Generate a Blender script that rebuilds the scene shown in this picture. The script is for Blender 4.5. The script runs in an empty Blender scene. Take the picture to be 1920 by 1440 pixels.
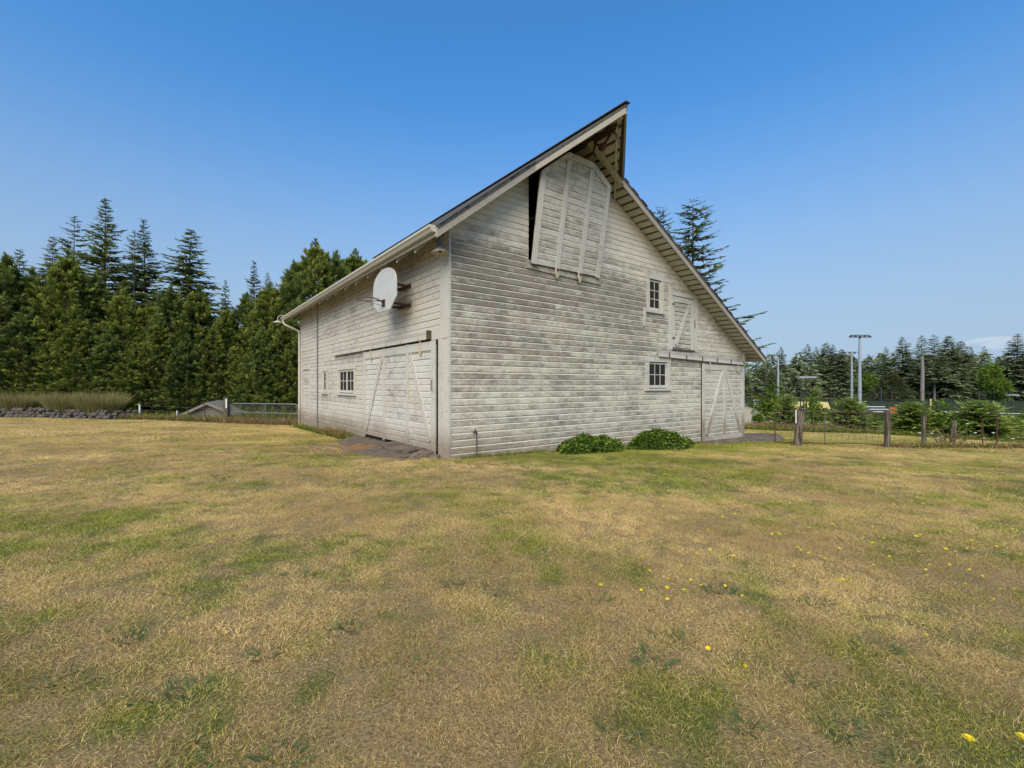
import bpy, math, random
import numpy as np
from mathutils import Vector, Matrix

random.seed(7)
rng = np.random.default_rng(7)
S = bpy.context.scene
R = math.radians

# ------------------------------------------------------------------ camera, sky, sun, exposure
cam_d = bpy.data.cameras.new("camera")
cam = bpy.data.objects.new("camera", cam_d)
S.collection.objects.link(cam)
cam.location = (0, 0, 1.5)
cam.rotation_euler = (R(90), 0, 0)
cam_d.sensor_width = 36.0
cam_d.lens = 36.0 * 853.0 / 1920.0
cam_d.shift_y = 2.0 / 1920.0
cam_d.clip_start = 0.05
cam_d.clip_end = 6000
S.camera = cam

SKY_TINT = (.57, 1.33, 1.80)
SKY_LOW = (2.6, 3.65, 5.1)
SUN_AZ = R(-166)      # from +Y, clockwise
SUN_EL = R(43)
world = bpy.data.worlds.new("World")
S.world = world
world.use_nodes = True
wn = world.node_tree.nodes; wl = world.node_tree.links
wn.clear()
sky = wn.new("ShaderNodeTexSky"); sky.sky_type = 'NISHITA'
sky.sun_disc = False
sky.sun_elevation = SUN_EL
sky.sun_rotation = SUN_AZ
sky.altitude = 100
sky.air_density = 1.0
sky.dust_density = 0.6
sky.ozone_density = 2.2
bg = wn.new("ShaderNodeBackground"); bg.inputs["Strength"].default_value = 0.114
outw = wn.new("ShaderNodeOutputWorld")
# deeper blue overhead, paler towards the horizon, one small low cloud
def wnode(t, **kw):
    n = wn.new(t)
    for k, v in kw.items():
        if isinstance(v, bpy.types.NodeSocket): wl.new(v, n.inputs[k])
        elif k in n.inputs: n.inputs[k].default_value = v
        else: setattr(n, k, v)
    return n
def wmath(op, a, b=0.0):
    n = wn.new("ShaderNodeMath"); n.operation = op
    for i, v in enumerate((a, b)):
        if isinstance(v, bpy.types.NodeSocket): wl.new(v, n.inputs[i])
        else: n.inputs[i].default_value = v
    return n.outputs[0]
def wrange(v, a, b, lo=0.0, hi=1.0):
    n = wn.new("ShaderNodeMapRange"); n.interpolation_type = 'SMOOTHSTEP'; wl.new(v, n.inputs["Value"])
    for k, x in (("From Min", a), ("From Max", b), ("To Min", lo), ("To Max", hi)): n.inputs[k].default_value = x
    return n.outputs[0]
def wmix(f, a, b, mode='MIX'):
    n = wn.new("ShaderNodeMixRGB"); n.blend_type = mode
    for i, v in enumerate((f, a, b)):
        if isinstance(v, bpy.types.NodeSocket): wl.new(v, n.inputs[i])
        else: n.inputs[i].default_value = v if i == 0 else (*v, 1)
    return n.outputs[0]
tc = wn.new("ShaderNodeTexCoord")
sx = wn.new("ShaderNodeSeparateXYZ"); wl.new(tc.outputs["Generated"], sx.inputs[0])
zz = sx.outputs["Z"]
col = wmix(wrange(zz, .0, .62), sky.outputs[0], wmix(1.0, sky.outputs[0], SKY_TINT, 'MULTIPLY'))
col = wmix(wrange(zz, .56, .0, 0, .88), col, SKY_LOW)
wmp = wn.new("ShaderNodeMapping"); wmp.inputs["Scale"].default_value = (22, 22, 90); wl.new(tc.outputs["Generated"], wmp.inputs["Vector"])
wnz = wn.new("ShaderNodeTexNoise"); wnz.inputs["Scale"].default_value = 1.6; wnz.inputs["Detail"].default_value = 6; wl.new(wmp.outputs[0], wnz.inputs["Vector"])
wmask = None
for dx, dy, dz, wd, ht in ((.728, .682, .064, .034, .0085), (.565, .822, .052, .04, .004), (.97, .22, .07, .09, .014), (-.80, -.6, .08, .12, .016), (.3, -.95, .06, .10, .012)):
    dd = wmath('ADD', wmath('POWER', wmath('DIVIDE', wmath('SUBTRACT', sx.outputs["X"], dx), wd), 2), wmath('POWER', wmath('DIVIDE', wmath('SUBTRACT', zz, dz), ht), 2))
    dd = wmath('ADD', dd, wmath('POWER', wmath('DIVIDE', wmath('SUBTRACT', sx.outputs["Y"], dy), wd*1.4), 2))
    m_ = wrange(wmath('ADD', dd, wmath('MULTIPLY', wmath('SUBTRACT', wnz.outputs[0], .5), 5.0)), 1.25, .0)
    wmask = m_ if wmask is None else wmath('MAXIMUM', wmask, m_)
col = wmix(wmath('MULTIPLY', wmask, .3), col, (6.4, 6.5, 6.9))
wl.new(col, bg.inputs["Color"]); wl.new(bg.outputs[0], outw.inputs[0])

sun_d = bpy.data.lights.new("sun", 'SUN')
sun_d.energy = 3.85
sun_d.angle = R(55)
sun_d.color = (1.0, 0.88, 0.69)
sun = bpy.data.objects.new("sun", sun_d)
S.collection.objects.link(sun)
sdir = Vector((math.sin(SUN_AZ) * math.cos(SUN_EL), math.cos(SUN_AZ) * math.cos(SUN_EL), math.sin(SUN_EL)))
sun.rotation_euler = sdir.to_track_quat('Z', 'Y').to_euler()
sun.location = (0, 0, 60)

S.view_settings.view_transform = 'Standard'
S.view_settings.look = 'None'
S.view_settings.exposure = 0.24
S.view_settings.gamma = 1.0
S.render.engine = 'CYCLES'
S.cycles.max_bounces = 5
S.cycles.diffuse_bounces = 3
S.cycles.transparent_max_bounces = 6
S.cycles.use_denoising = True

# ------------------------------------------------------------------ helpers
COL = S.collection
C0 = Vector((-1.2537, 9.14, 0.0))          # near corner of the barn, at ground level
TH = R(37.1)
U = Vector((math.cos(TH), math.sin(TH), 0))
V = Vector((-math.sin(TH), math.cos(TH), 0))
def bw(x, y, z=0.0):
    "barn-local to world"
    return C0 + U * x + V * y + Vector((0, 0, z))

def px(x, depth):
    "sideways metres at a depth for a bearing read off the photograph"
    return (x - 960.0) / 853.0 * depth
def pz(y, depth):
    return 1.5 + (722.0 - y) / 853.0 * depth

def tag(o, label=None, cat=None, group=None, kind=None):
    if label: o['label'] = label
    if cat: o['category'] = cat
    if group: o['group'] = group
    if kind: o['kind'] = kind
    return o

def empty(name, loc=(0, 0, 0), rz=0.0, label=None, cat=None, group=None):
    o = bpy.data.objects.new(name, None)
    o.empty_display_size = 0.3
    COL.objects.link(o)
    o.location = loc; o.rotation_euler = (0, 0, rz)
    return tag(o, label, cat, group)

class MB:
    def __init__(s): s.v = []; s.f = []
    def add(s, vs, fs):
        b = len(s.v)
        s.v += [tuple(p) for p in vs]
        s.f += [tuple(i + b for i in q) for q in fs]
        return s
    def box(s, x0, x1, y0, y1, z0, z1):
        vs = [(x0,y0,z0),(x1,y0,z0),(x1,y1,z0),(x0,y1,z0),(x0,y0,z1),(x1,y0,z1),(x1,y1,z1),(x0,y1,z1)]
        return s.add(vs, [(0,3,2,1),(4,5,6,7),(0,1,5,4),(1,2,6,5),(2,3,7,6),(3,0,4,7)])
    def beam(s, p0, p1, w, h, up=(0,0,1), taper=1.0):
        p0 = Vector(p0); p1 = Vector(p1); d = (p1 - p0).normalized()
        a = d.cross(Vector(up))
        if a.length < 1e-5: a = d.cross(Vector((1, 0, 0)))
        a.normalize(); b = a.cross(d).normalized()
        vs = []
        for p, k in ((p0, 1.0), (p1, taper)):
            for sa, sb in ((-1,-1),(1,-1),(1,1),(-1,1)):
                vs.append(p + a * (sa * w * k / 2) + b * (sb * h * k / 2))
        return s.add(vs, [(0,1,2,3),(7,6,5,4),(0,4,5,1),(1,5,6,2),(2,6,7,3),(3,7,4,0)])
    def tube(s, pts, r, n=8, r1=None, cap=True):
        pts = [Vector(p) for p in pts]; m = len(pts); vs = []; fs = []
        prev = None
        for i, p in enumerate(pts):
            d = (pts[min(i + 1, m - 1)] - pts[max(i - 1, 0)]).normalized()
            a = prev - d * prev.dot(d) if prev is not None else d.cross(Vector((0, 0, 1)))
            if a.length < 1e-4: a = d.cross(Vector((1, 0, 0)))
            a.normalize(); prev = a; b = d.cross(a)
            rr = r if r1 is None else r + (r1 - r) * i / (m - 1)
            for k in range(n):
                t = 2 * math.pi * k / n
                vs.append(p + a * (math.cos(t) * rr) + b * (math.sin(t) * rr))
        for i in range(m - 1):
            for k in range(n):
                fs.append((i*n+k, i*n+(k+1) % n, (i+1)*n+(k+1) % n, (i+1)*n+k))
        if cap:
            fs.append(tuple(range(n))[::-1]); fs.append(tuple(range((m-1)*n, m*n)))
        return s.add(vs, fs)
    def lathe(s, prof, c=(0,0,0), n=20):
        vs = []; fs = []; m = len(prof)
        for r, z in prof:
            for k in range(n):
                t = 2*math.pi*k/n
                vs.append((c[0]+r*math.cos(t), c[1]+r*math.sin(t), c[2]+z))
        for i in range(m-1):
            for k in range(n):
                fs.append((i*n+k, i*n+(k+1) % n, (i+1)*n+(k+1) % n, (i+1)*n+k))
        return s.add(vs, fs)
    def prism(s, poly, fn0, fn1):
        "poly of 2D points; fn0 and fn1 map a point to both faces"
        n = len(poly)
        vs = [fn0(*p) for p in poly] + [fn1(*p) for p in poly]
        fs = [tuple(range(n))[::-1], tuple(range(n, 2*n))]
        for i in range(n):
            j = (i+1) % n
            fs.append((i, j, n+j, n+i))
        return s.add(vs, fs)
    def build(s, name, mat, parent=None, smooth=False, bevel=0.0):
        me = bpy.data.meshes.new(name)
        me.from_pydata(s.v, [], s.f)
        if smooth: me.shade_smooth()
        me.materials.append(mat)
        o = bpy.data.objects.new(name, me)
        COL.objects.link(o)
        if parent: o.parent = parent
        if bevel:
            b = o.modifiers.new("bevel", 'BEVEL'); b.width = bevel; b.segments = 1; b.limit_method = 'ANGLE'
        return o

def np_mesh(name, verts, faces_flat, counts, mat, parent=None, attr=None, smooth=False):
    "verts Nx3, faces_flat vertex indices, counts loop totals, attr per-vertex floats"
    me = bpy.data.meshes.new(name)
    me.vertices.add(len(verts)); me.vertices.foreach_set("co", np.asarray(verts, np.float32).ravel())
    me.loops.add(len(faces_flat)); me.loops.foreach_set("vertex_index", np.asarray(faces_flat, np.int32))
    st = np.concatenate([[0], np.cumsum(counts)[:-1]]).astype(np.int32)
    me.polygons.add(len(counts)); me.polygons.foreach_set("loop_start", st)
    me.update(calc_edges=True)
    for k, a in (attr or {}).items():
        at = me.attributes.new(k, 'FLOAT', 'POINT'); at.data.foreach_set("value", np.asarray(a, np.float32))
    if smooth: me.shade_smooth()
    me.materials.append(mat)
    o = bpy.data.objects.new(name, me)
    COL.objects.link(o)
    if parent: o.parent = parent
    return o

def copy_tree(o, parent=None):
    c = o.copy(); COL.objects.link(c)
    if parent: c.parent = parent
    for ch in list(o.children): copy_tree(ch, c)
    return c

# value noise, for the lie of the land and the patches of the lawn
_perm = rng.random((256, 256)).astype(np.float32)
def vnoise(x, y, s=1.0, off=0):
    x = np.asarray(x, float) * s + 37.3 + off; y = np.asarray(y, float) * s + 91.7 + off * 1.7
    xi = np.floor(x).astype(int); yi = np.floor(y).astype(int)
    fx = x - xi; fy = y - yi
    fx = fx*fx*(3-2*fx); fy = fy*fy*(3-2*fy)
    g = lambda a, b: _perm[a & 255, b & 255]
    return (g(xi, yi)*(1-fx)+g(xi+1, yi)*fx)*(1-fy) + (g(xi, yi+1)*(1-fx)+g(xi+1, yi+1)*fx)*fy
def fbm(x, y, s=1.0, o=4, off=0):
    t = 0; a = 1; n = 0
    for i in range(o):
        t = t + a*vnoise(x, y, s*2**i, off+i*13); n += a; a *= .55
    return t/n
def sstep(a, b, x):
    t = np.clip((np.asarray(x, float)-a)/(b-a), 0, 1); return t*t*(3-2*t)

def height(X, Y):
    X = np.asarray(X, float); Y = np.asarray(Y, float)
    ye = np.where(Y > 9, Y - 9.14, np.where(Y > 3, -((9-np.clip(Y, 3, 9)) - (9-np.clip(Y, 3, 9))**2/12) - .14, -3.14))
    h = -.045*np.minimum(ye, 22) - .016*(np.clip(X, -30, 30)+1.25)
    # the field falls away beyond the fence line on the right and behind the left end of the lawn
    dr = ((X-13.2)*(25.6-16) + (Y-25.6)*(18-13.2)) / math.hypot(9.6, 4.8)
    h = h - 1.15*sstep(1.5, 9, dr)*sstep(6, 13, X) - 1.3*sstep(25.5, 31, Y)*sstep(-20.0, -18, X)*sstep(-2, -8, X)
    flat = sstep(38, 60, Y)
    h = h*(1-flat) + flat*(-2.1)
    far = sstep(22, 2, np.hypot(X, Y-9)) 
    h = h + (fbm(X, Y, .35, 3)-.5)*.12*(1-sstep(40, 70, Y))
    h = h + (fbm(X, Y, 2.2, 3, 5)-.5)*.035*sstep(26, 4, np.hypot(X, Y))
    return h
def hz_(X, Y): return float(height(X, Y))

def greenness(X, Y):
    X = np.asarray(X, float); Y = np.asarray(Y, float)
    lx = (X-C0.x)*U.x + (Y-C0.y)*U.y
    ly = (X-C0.x)*V.x + (Y-C0.y)*V.y
    n = fbm(X, Y, .28, 4, 3); n2 = fbm(X, Y, 1.5, 3, 9)
    n3 = fbm(X, Y, 6.0, 2, 17)
    g = .45 + (n-.5)*1.25 + (n2-.5)*1.5 + (n3-.5)*1.3
    g = g + .10*sstep(-2.5, 1.5, X)
    band = sstep(-3.0, -.7, ly)*sstep(1.0, -.1, ly)*sstep(.0, 3.0, lx)*sstep(15.5, 11, lx)
    g = g + .95*band
    g = g + .22*sstep(5.0, 1.5, np.hypot(lx-1, ly+1.5))
    g = g - .22*sstep(-3, -9, X)
    return np.clip(g, 0, 1)

# ------------------------------------------------------------------ materials
class NT:
    def __init__(s, name):
        s.m = bpy.data.materials.new(name); s.m.use_nodes = True
        s.n = s.m.node_tree.nodes; s.l = s.m.node_tree.links
        s.n.clear()
        s.out = s.n.new("ShaderNodeOutputMaterial")
    def node(s, t, **kw):
        n = s.n.new(t)
        for k, v in kw.items():
            if k in n.inputs: s.set(n.inputs[k], v)
            else: setattr(n, k, v)
        return n
    def set(s, inp, v):
        if isinstance(v, bpy.types.NodeSocket): s.l.new(v, inp)
        elif isinstance(v, tuple) and len(v) == 3 and inp.type == 'RGBA': inp.default_value = (*v, 1)
        else: inp.default_value = v
    def coord(s, kind="Object", scale=(1,1,1), loc=(0,0,0)):
        t = s.node("ShaderNodeTexCoord"); m = s.node("ShaderNodeMapping")
        m.inputs["Scale"].default_value = scale; m.inputs["Location"].default_value = loc
        s.l.new(t.outputs[kind], m.inputs["Vector"]); return m.outputs[0]
    def noise(s, vec=None, scale=5.0, detail=4.0, rough=.55):
        n = s.node("ShaderNodeTexNoise"); n.inputs["Scale"].default_value = scale
        n.inputs["Detail"].default_value = detail; n.inputs["Roughness"].default_value = rough
        if vec is not None: s.l.new(vec, n.inputs["Vector"])
        return n.outputs[0]
    def ramp(s, v, a, b, lo=0.0, hi=1.0):
        n = s.node("ShaderNodeMapRange"); s.l.new(v, n.inputs["Value"])
        n.inputs["From Min"].default_value = a; n.inputs["From Max"].default_value = b
        n.inputs["To Min"].default_value = lo; n.inputs["To Max"].default_value = hi
        n.interpolation_type = 'SMOOTHSTEP'; return n.outputs[0]
    def math(s, op, a, b=0.0):
        n = s.node("ShaderNodeMath"); n.operation = op; n.use_clamp = False
        s.set(n.inputs[0], a); s.set(n.inputs[1], b); return n.outputs[0]
    def mix(s, f, a, b, mode='MIX'):
        n = s.node("ShaderNodeMixRGB"); n.blend_type = mode
        s.set(n.inputs[0], f); s.set(n.inputs[1], a); s.set(n.inputs[2], b); return n.outputs[0]
    def xyz(s, vec):
        n = s.node("ShaderNodeSeparateXYZ"); s.l.new(vec, n.inputs[0]); return n.outputs
    def bump(s, h, strength=.4, dist=.01):
        n = s.node("ShaderNodeBump"); s.l.new(h, n.inputs["Height"])
        n.inputs["Strength"].default_value = strength; n.inputs["Distance"].default_value = dist
        return n.outputs[0]
    def principled(s, color, rough=.8, metal=0.0, normal=None, spec=.3):
        b = s.node("ShaderNodeBsdfPrincipled")
        s.set(b.inputs["Base Color"], color); s.set(b.inputs["Roughness"], rough)
        b.inputs["Metallic"].default_value = metal
        b.inputs["Specular IOR Level"].default_value = spec
        if normal is not None: s.l.new(normal, b.inputs["Normal"])
        s.l.new(b.outputs[0], s.out.inputs[0]); return s.m

def plain(name, c, rough=.7, metal=0.0, var=.25, scale=12, c2=None, spec=.3):
    t = NT(name); co = t.coord()
    n = t.noise(co, scale, 5)
    c2 = c2 or tuple(k*.6 for k in c)
    col = t.mix(t.ramp(n, .5-var, .5+var+.2), c, c2)
    return t.principled(col, rough, metal, t.bump(n, .25, .004), spec)

def paint(name, base=(.62, .60, .545), mild=.35, band=False, along='x', rot=1.0):
    """Weathered white paint on boards. Object space is the barn's own, so stains run across boards."""
    t = NT(name)
    tcn = t.node("ShaderNodeTexCoord"); obj = tcn.outputs["Object"]
    inf = t.node("ShaderNodeObjectInfo"); rnd = inf.outputs["Random"]
    x, y, z = t.xyz(obj)
    a = x if along == 'x' else y
    # every board its own pattern along its length
    cv = t.node("ShaderNodeCombineXYZ"); t.l.new(a, cv.inputs[0]); t.l.new(t.math('MULTIPLY', rnd, 90.0), cv.inputs[1])
    t.l.new(t.math('MULTIPLY', z, 2.0), cv.inputs[2])
    blotch = t.noise(cv.outputs[0], 3.6, 6, .7)
    cv2 = t.node("ShaderNodeCombineXYZ"); t.l.new(t.math('MULTIPLY', a, 1.6), cv2.inputs[0])
    t.l.new(t.math('MULTIPLY', rnd, 40.0), cv2.inputs[1]); t.l.new(t.math('MULTIPLY', z, 55.0), cv2.inputs[2])
    grain = t.noise(cv2.outputs[0], 3.0, 5, .65)
    # nailed lengths of board weather apart: cells with upright edges
    wn_ = t.node("ShaderNodeTexWhiteNoise"); wn_.noise_dimensions = '2D'
    cc = t.node("ShaderNodeCombineXYZ"); t.l.new(t.math('FLOOR', t.math('ADD', t.math('MULTIPLY', a, 2.9), t.math('MULTIPLY', t.noise(cv.outputs[0], 1.2, 1), 2.4))), cc.inputs[0])
    t.l.new(t.math('MULTIPLY', rnd, 977.0), cc.inputs[1]); t.l.new(cc.outputs[0], wn_.inputs["Vector"])
    cell = wn_.outputs["Value"]
    cv3 = t.node("ShaderNodeCombineXYZ"); t.l.new(t.math('MULTIPLY', a, 14.0), cv3.inputs[0]); t.l.new(t.math('MULTIPLY', rnd, 60.0), cv3.inputs[1]); t.l.new(t.math('MULTIPLY', z, 75.0), cv3.inputs[2])
    flake = t.noise(cv3.outputs[0], 1.0, 4, .7)
    big = t.noise(obj, .55, 4, .6)
    fine = t.noise(obj, 42.0, 4, .7)
    m = t.math('ADD', t.math('MULTIPLY', t.math('SUBTRACT', blotch, .5), 1.1), t.math('MULTIPLY', t.math('SUBTRACT', grain, .5), .55))
    m = t.math('ADD', m, t.math('MULTIPLY', t.math('SUBTRACT', big, .5), .65))
    m = t.math('ADD', m, t.math('MULTIPLY', t.math('SUBTRACT', rnd, .5), .20))
    m = t.math('ADD', m, t.math('MULTIPLY', t.math('SUBTRACT', fine, .5), .75))
    if band:
        # mildew belt half way up the north wall
        bb = t.math('MULTIPLY', t.ramp(z, 1.2, 3.2), t.ramp(z, 5.6, 3.9))
        bb = t.math('MULTIPLY', bb, t.ramp(x, 9.5, 4.5))
        m = t.math('ADD', m, t.math('MULTIPLY', bb, .24))
        m = t.math('SUBTRACT', m, t.math('MULTIPLY', t.ramp(z, 4.1, 5.0), .28))
    m = t.math('ADD', m, t.math('MULTIPLY', t.math('SUBTRACT', cell, .5), .085))
    f1 = t.ramp(m, .5-mild-.24, .5-mild+.36)
    col = t.mix(f1, base, (.215, .182, .138))
    f2 = t.ramp(t.math('ADD', t.math('MULTIPLY', grain, .5), t.math('MULTIPLY', fine, .6)), .60, .72)
    f2 = t.math('MULTIPLY', f2, t.ramp(m, -.15, .35, .15, .9))
    f3 = t.math('MULTIPLY', t.ramp(flake, .56, .63), t.ramp(m, -.25, .25, .12, .95))
    col = t.mix(f3, col, (.17, .138, .105))
    col = t.mix(f2, col, (.15, .135, .115))
    # warm tint of old paint
    col = t.mix(t.ramp(t.noise(obj, 1.3, 3), .45, .75, 0, .35), col, (.50, .45, .35), 'MULTIPLY') if False else t.mix(t.ramp(t.noise(obj, 1.3, 3), .45, .75, 0, .30), col, (.44, .385, .28))
    # splash-back rot low on the wall
    low = t.math('MULTIPLY', t.ramp(t.math('ADD', z, t.math('MULTIPLY', t.math('SUBTRACT', big, .5), .9)), .72, .08), t.ramp(grain, .3, .6, .5, 1))
    if band: low = t.math('MULTIPLY', low, t.ramp(x, 3.2, .2, .35, 1.0))
    col = t.mix(t.math('MULTIPLY', low, .85*rot), col, (.21, .145, .085))
    bm = t.bump(t.math('ADD', grain, t.math('MULTIPLY', fine, .5)), .5, .004)
    return t.principled(col, .78, 0, bm, .25)

M = {}
M['side'] = paint('weathered_white_paint_side', (.575, .53, .45), .34, False, 'y')
M['gable'] = paint('weathered_white_paint_gable', (.66, .60, .485), .50, True, 'x')
M['trim'] = paint('white_trim_paint', (.55, .515, .44), .18, False, 'y')
M['trimx'] = paint('white_trim_paint_gable', (.56, .53, .46), .26, False, 'x')
M['door'] = paint('white_door_boards', (.61, .57, .50), .28, False, 'y')
M['doorx'] = paint('white_door_boards_gable', (.58, .545, .465), .46, True, 'x')
M['hatch'] = paint('white_hatch_boards', (.58, .545, .465), .46, False, 'x', 0.0)
M['hatchtrim'] = paint('white_hatch_battens', (.56, .53, .46), .28, False, 'x', 0.0)
M['weath'] = paint('grey_bare_wood', (.42, .395, .345), .45, False, 'x')
M['fascia'] = paint('faded_fascia_paint', (.33, .295, .24), .02, False, 'x')
M['cove'] = plain('cream_cove_paint', (.66, .62, .51), .8, 0, .2, 9, (.48, .44, .35))
M['soffit'] = plain('cream_soffit_boards', (.58, .54, .42), .8, 0, .2, 6, (.44, .40, .30))
M['shingle'] = plain('dark_roof_shingles', (.085, .08, .07), .95, 0, .25, 14, (.035, .033, .03))
M['darkwood'] = plain('dark_old_wood', (.105, .075, .048), .9, 0, .25, 8, (.05, .035, .025))
M['inside'] = plain('dark_barn_inside', (.028, .024, .02), .95)
M['gutter'] = plain('cream_gutter_metal', (.49, .455, .36), .5, 0, .2, 5, (.52, .49, .40))
M['metal'] = plain('galvanised_grey_metal', (.21, .215, .21), .55, .3, .25, 9, (.14, .145, .15))
M['mesh'] = plain('thin_grey_mesh', (.17, .175, .17), .6, .3)
M['pipe'] = plain('dull_grey_conduit', (.20, .20, .205), .6, .3)
M['rust'] = plain('brown_rust', (.10, .055, .035), .85, .2, .3, 30, (.07, .035, .022))
M['cream_iron'] = plain('cream_painted_iron', (.58, .51, .36), .6, 0, .3, 20, (.36, .24, .12))
M['backboard'] = plain('white_fibreglass_board', (.53, .525, .50), .5, 0, .3, 5, (.44, .435, .41))
M['stone'] = plain('brown_fieldstone', (.125, .102, .085), .9, 0, .25, 5, (.055, .046, .04))
M['rock'] = plain('broken_concrete_rock', (.17, .125, .09), .95, 0, .25, 6, (.11, .085, .07))
def postwood():
    t = NT('weathered_post_wood'); co = t.coord("Object", (22, 22, 1.6)); n = t.noise(co, 1.0, 5, .7); k = t.noise(t.coord(), 5, 4)
    col = t.mix(t.ramp(n, .38, .62), (.20, .165, .12), (.045, .035, .026)); col = t.mix(t.ramp(k, .5, .7, 0, .5), col, (.13, .12, .09))
    return t.principled(col, .95, 0, t.bump(n, .8, .03), .15)
M['post'] = postwood()
M['white_plastic'] = plain('white_marker_paint', (.72, .72, .70), .6)
M['polegrey'] = plain('pale_steel_pole', (.36, .39, .42), .5, .2)
M['poledark'] = plain('dark_bronze_pole', (.045, .04, .038), .6)
M['yellow'] = plain('yellow_sheeting', (.62, .52, .20), .7, 0, .2, 1.5, (.55, .45, .18))
M['red'] = plain('red_running_track', (.27, .08, .055), .9)
M['redbox'] = plain('orange_red_panel', (.55, .10, .05), .7)
M['navy'] = plain('navy_sign_board', (.03, .04, .09), .6)
M['shedroof'] = plain('mossy_grey_shed_roof', (.26, .225, .18), .95, 0, .2, 4, (.14, .12, .10))
M['slate'] = plain('slate_grey_roof', (.13, .14, .165), .8)
M['shedwall'] = plain('grey_brown_shed_boards', (.27, .235, .19), .9, 0, .2, 9, (.17, .145, .115))
M['beige'] = plain('beige_wall_paint', (.42, .39, .32), .8)
M['netting'] = plain('black_fence_wire', (.02, .022, .02), .8)
M['wire'] = plain('dull_fence_wire', (.16, .14, .12), .6, .4)
M['bark'] = plain('grey_brown_bark', (.12, .09, .065), .95, 0, .25, 7, (.055, .042, .032))
M['barkpale'] = plain('pale_grey_bark', (.24, .22, .19), .95, 0, .25, 4, (.14, .12, .10))

def glass():
    t = NT('dark_window_glass')
    n = t.noise(t.coord("Object", (1, 1, 1)), 2.2, 3)
    b = t.bump(n, .3, .02)
    m = t.principled((.028, .034, .045), .08, 0, b, .8)
    return m
M['glass'] = glass()
def loftglass():
    t = NT('dusty_window_glass')
    return t.principled(t.mix(t.ramp(t.noise(t.coord(), 6, 3), .4, .7), (.09, .095, .11), (.14, .14, .15)), .25, 0, None, .6)
M['dustglass'] = loftglass()

def apron_mat():
    t = NT('cracked_concrete_apron'); co = t.coord()
    n = t.noise(co, 3, 6, .65); f = t.noise(co, 40, 4, .7)
    col = t.mix(t.ramp(n, .35, .65), (.175, .14, .10), (.095, .073, .055))
    col = t.mix(t.ramp(f, .5, .75, 0, .6), col, (.09, .075, .065))
    # orange lichen patch
    X_, Y_, Z_ = t.xyz(t.coord())
    dist = t.math('SQRT', t.math('ADD', t.math('POWER', t.math('ADD', X_, .85), 2.0), t.math('POWER', t.math('MULTIPLY', t.math('ADD', Y_, -3.1), .6), 2.0)))
    o = t.ramp(t.math('ADD', dist, t.math('MULTIPLY', t.math('SUBTRACT', t.noise(co, 5, 6, .75), .5), 1.6)), .55, .15)
    o = t.math('MULTIPLY', o, t.ramp(f, .3, .6, .35, 1))
    col = t.mix(t.math('MULTIPLY', o, .7), col, (.30, .13, .03))
    return t.principled(col, .95, 0, t.bump(t.math('ADD', n, f), .6, .012), .15)
M['apron'] = apron_mat()
def dirt_mat():
    t = NT('dark_crumbled_asphalt'); co = t.coord()
    n = t.noise(co, 4, 6, .7); f = t.noise(co, 45, 3)
    col = t.mix(t.ramp(n, .4, .6), (.10, .072, .055), (.19, .15, .115))
    col = t.mix(t.ramp(f, .55, .7, 0, .5), col, (.30, .26, .23))
    return t.principled(col, .95, 0, t.bump(t.math('ADD', n, f), .7, .02), .15)
M['dirt'] = dirt_mat()

def foliage(name, dark, light, tip=None, trans=.25, nscale=.9):
    """Leaf colour from a leaf tint plus slow patches; cypress tint carries painted inner shade."""
    t = NT(name)
    a = t.node("ShaderNodeAttribute"); a.attribute_name = "tint"
    inf = t.node("ShaderNodeObjectInfo")
    n = t.noise(t.coord("Object"), nscale, 3)
    f = t.math('ADD', t.math('MULTIPLY', a.outputs["Fac"], .65), t.math('MULTIPLY', n, .5))
    f = t.math('ADD', f, t.math('MULTIPLY', inf.outputs["Random"], .15))
    col = t.mix(t.ramp(f, .31, .97), dark, light)
    if tip: col = t.mix(t.ramp(a.outputs["Fac"], .74, .97), col, tip)
    d = t.node("ShaderNodeBsdfDiffuse"); t.set(d.inputs[0], col)
    tr = t.node("ShaderNodeBsdfTranslucent"); t.set(tr.inputs[0], t.mix(1.0, col, (1.25, 1.2, .7), 'MULTIPLY'))
    mx = t.node("ShaderNodeMixShader"); mx.inputs[0].default_value = trans
    t.l.new(d.outputs[0], mx.inputs[1]); t.l.new(tr.outputs[0], mx.inputs[2])
    t.l.new(mx.outputs[0], t.out.inputs[0])
    return t.m
M['cypress'] = foliage('cypress_foliage', (.036, .058, .018), (.31, .35, .075), (.50, .50, .14))
M['cypress2'] = foliage('deep_green_cypress_foliage', (.032, .052, .020), (.225, .275, .075), (.38, .40, .12))
M['fir'] = foliage('dark_fir_foliage', (.06, .085, .042), (.22, .26, .105), (.32, .35, .15))
M['firfar'] = foliage('hazed_fir_foliage', (.09, .12, .072), (.25, .29, .15), (.32, .34, .19), .2, .4)  # greyer and paler than the near firs: distance haze put into the colour
M['olive'] = foliage('olive_cedar_foliage', (.07, .085, .04), (.135, .145, .065), (.16, .17, .08))
M['maple'] = foliage('light_green_leaves', (.055, .10, .018), (.15, .22, .035), (.22, .26, .04))
M['young'] = foliage('young_cedar_foliage', (.10, .16, .04), (.38, .46, .11), (.52, .56, .16))
M['ivy'] = foliage('ivy_leaves', (.030, .065, .012), (.125, .195, .028), (.24, .29, .05), .2, 3)
M['reed'] = foliage('tall_ornamental_grass', (.14, .155, .05), (.36, .33, .14), (.38, .26, .17), .3, 2)
M['drygrass'] = foliage('dry_field_weeds', (.17, .11, .05), (.34, .25, .12), (.42, .33, .18), .3, 2)
M['weed'] = foliage('green_weeds', (.06, .10, .02), (.17, .21, .05), (.45, .38, .04), .3, 2)

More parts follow.
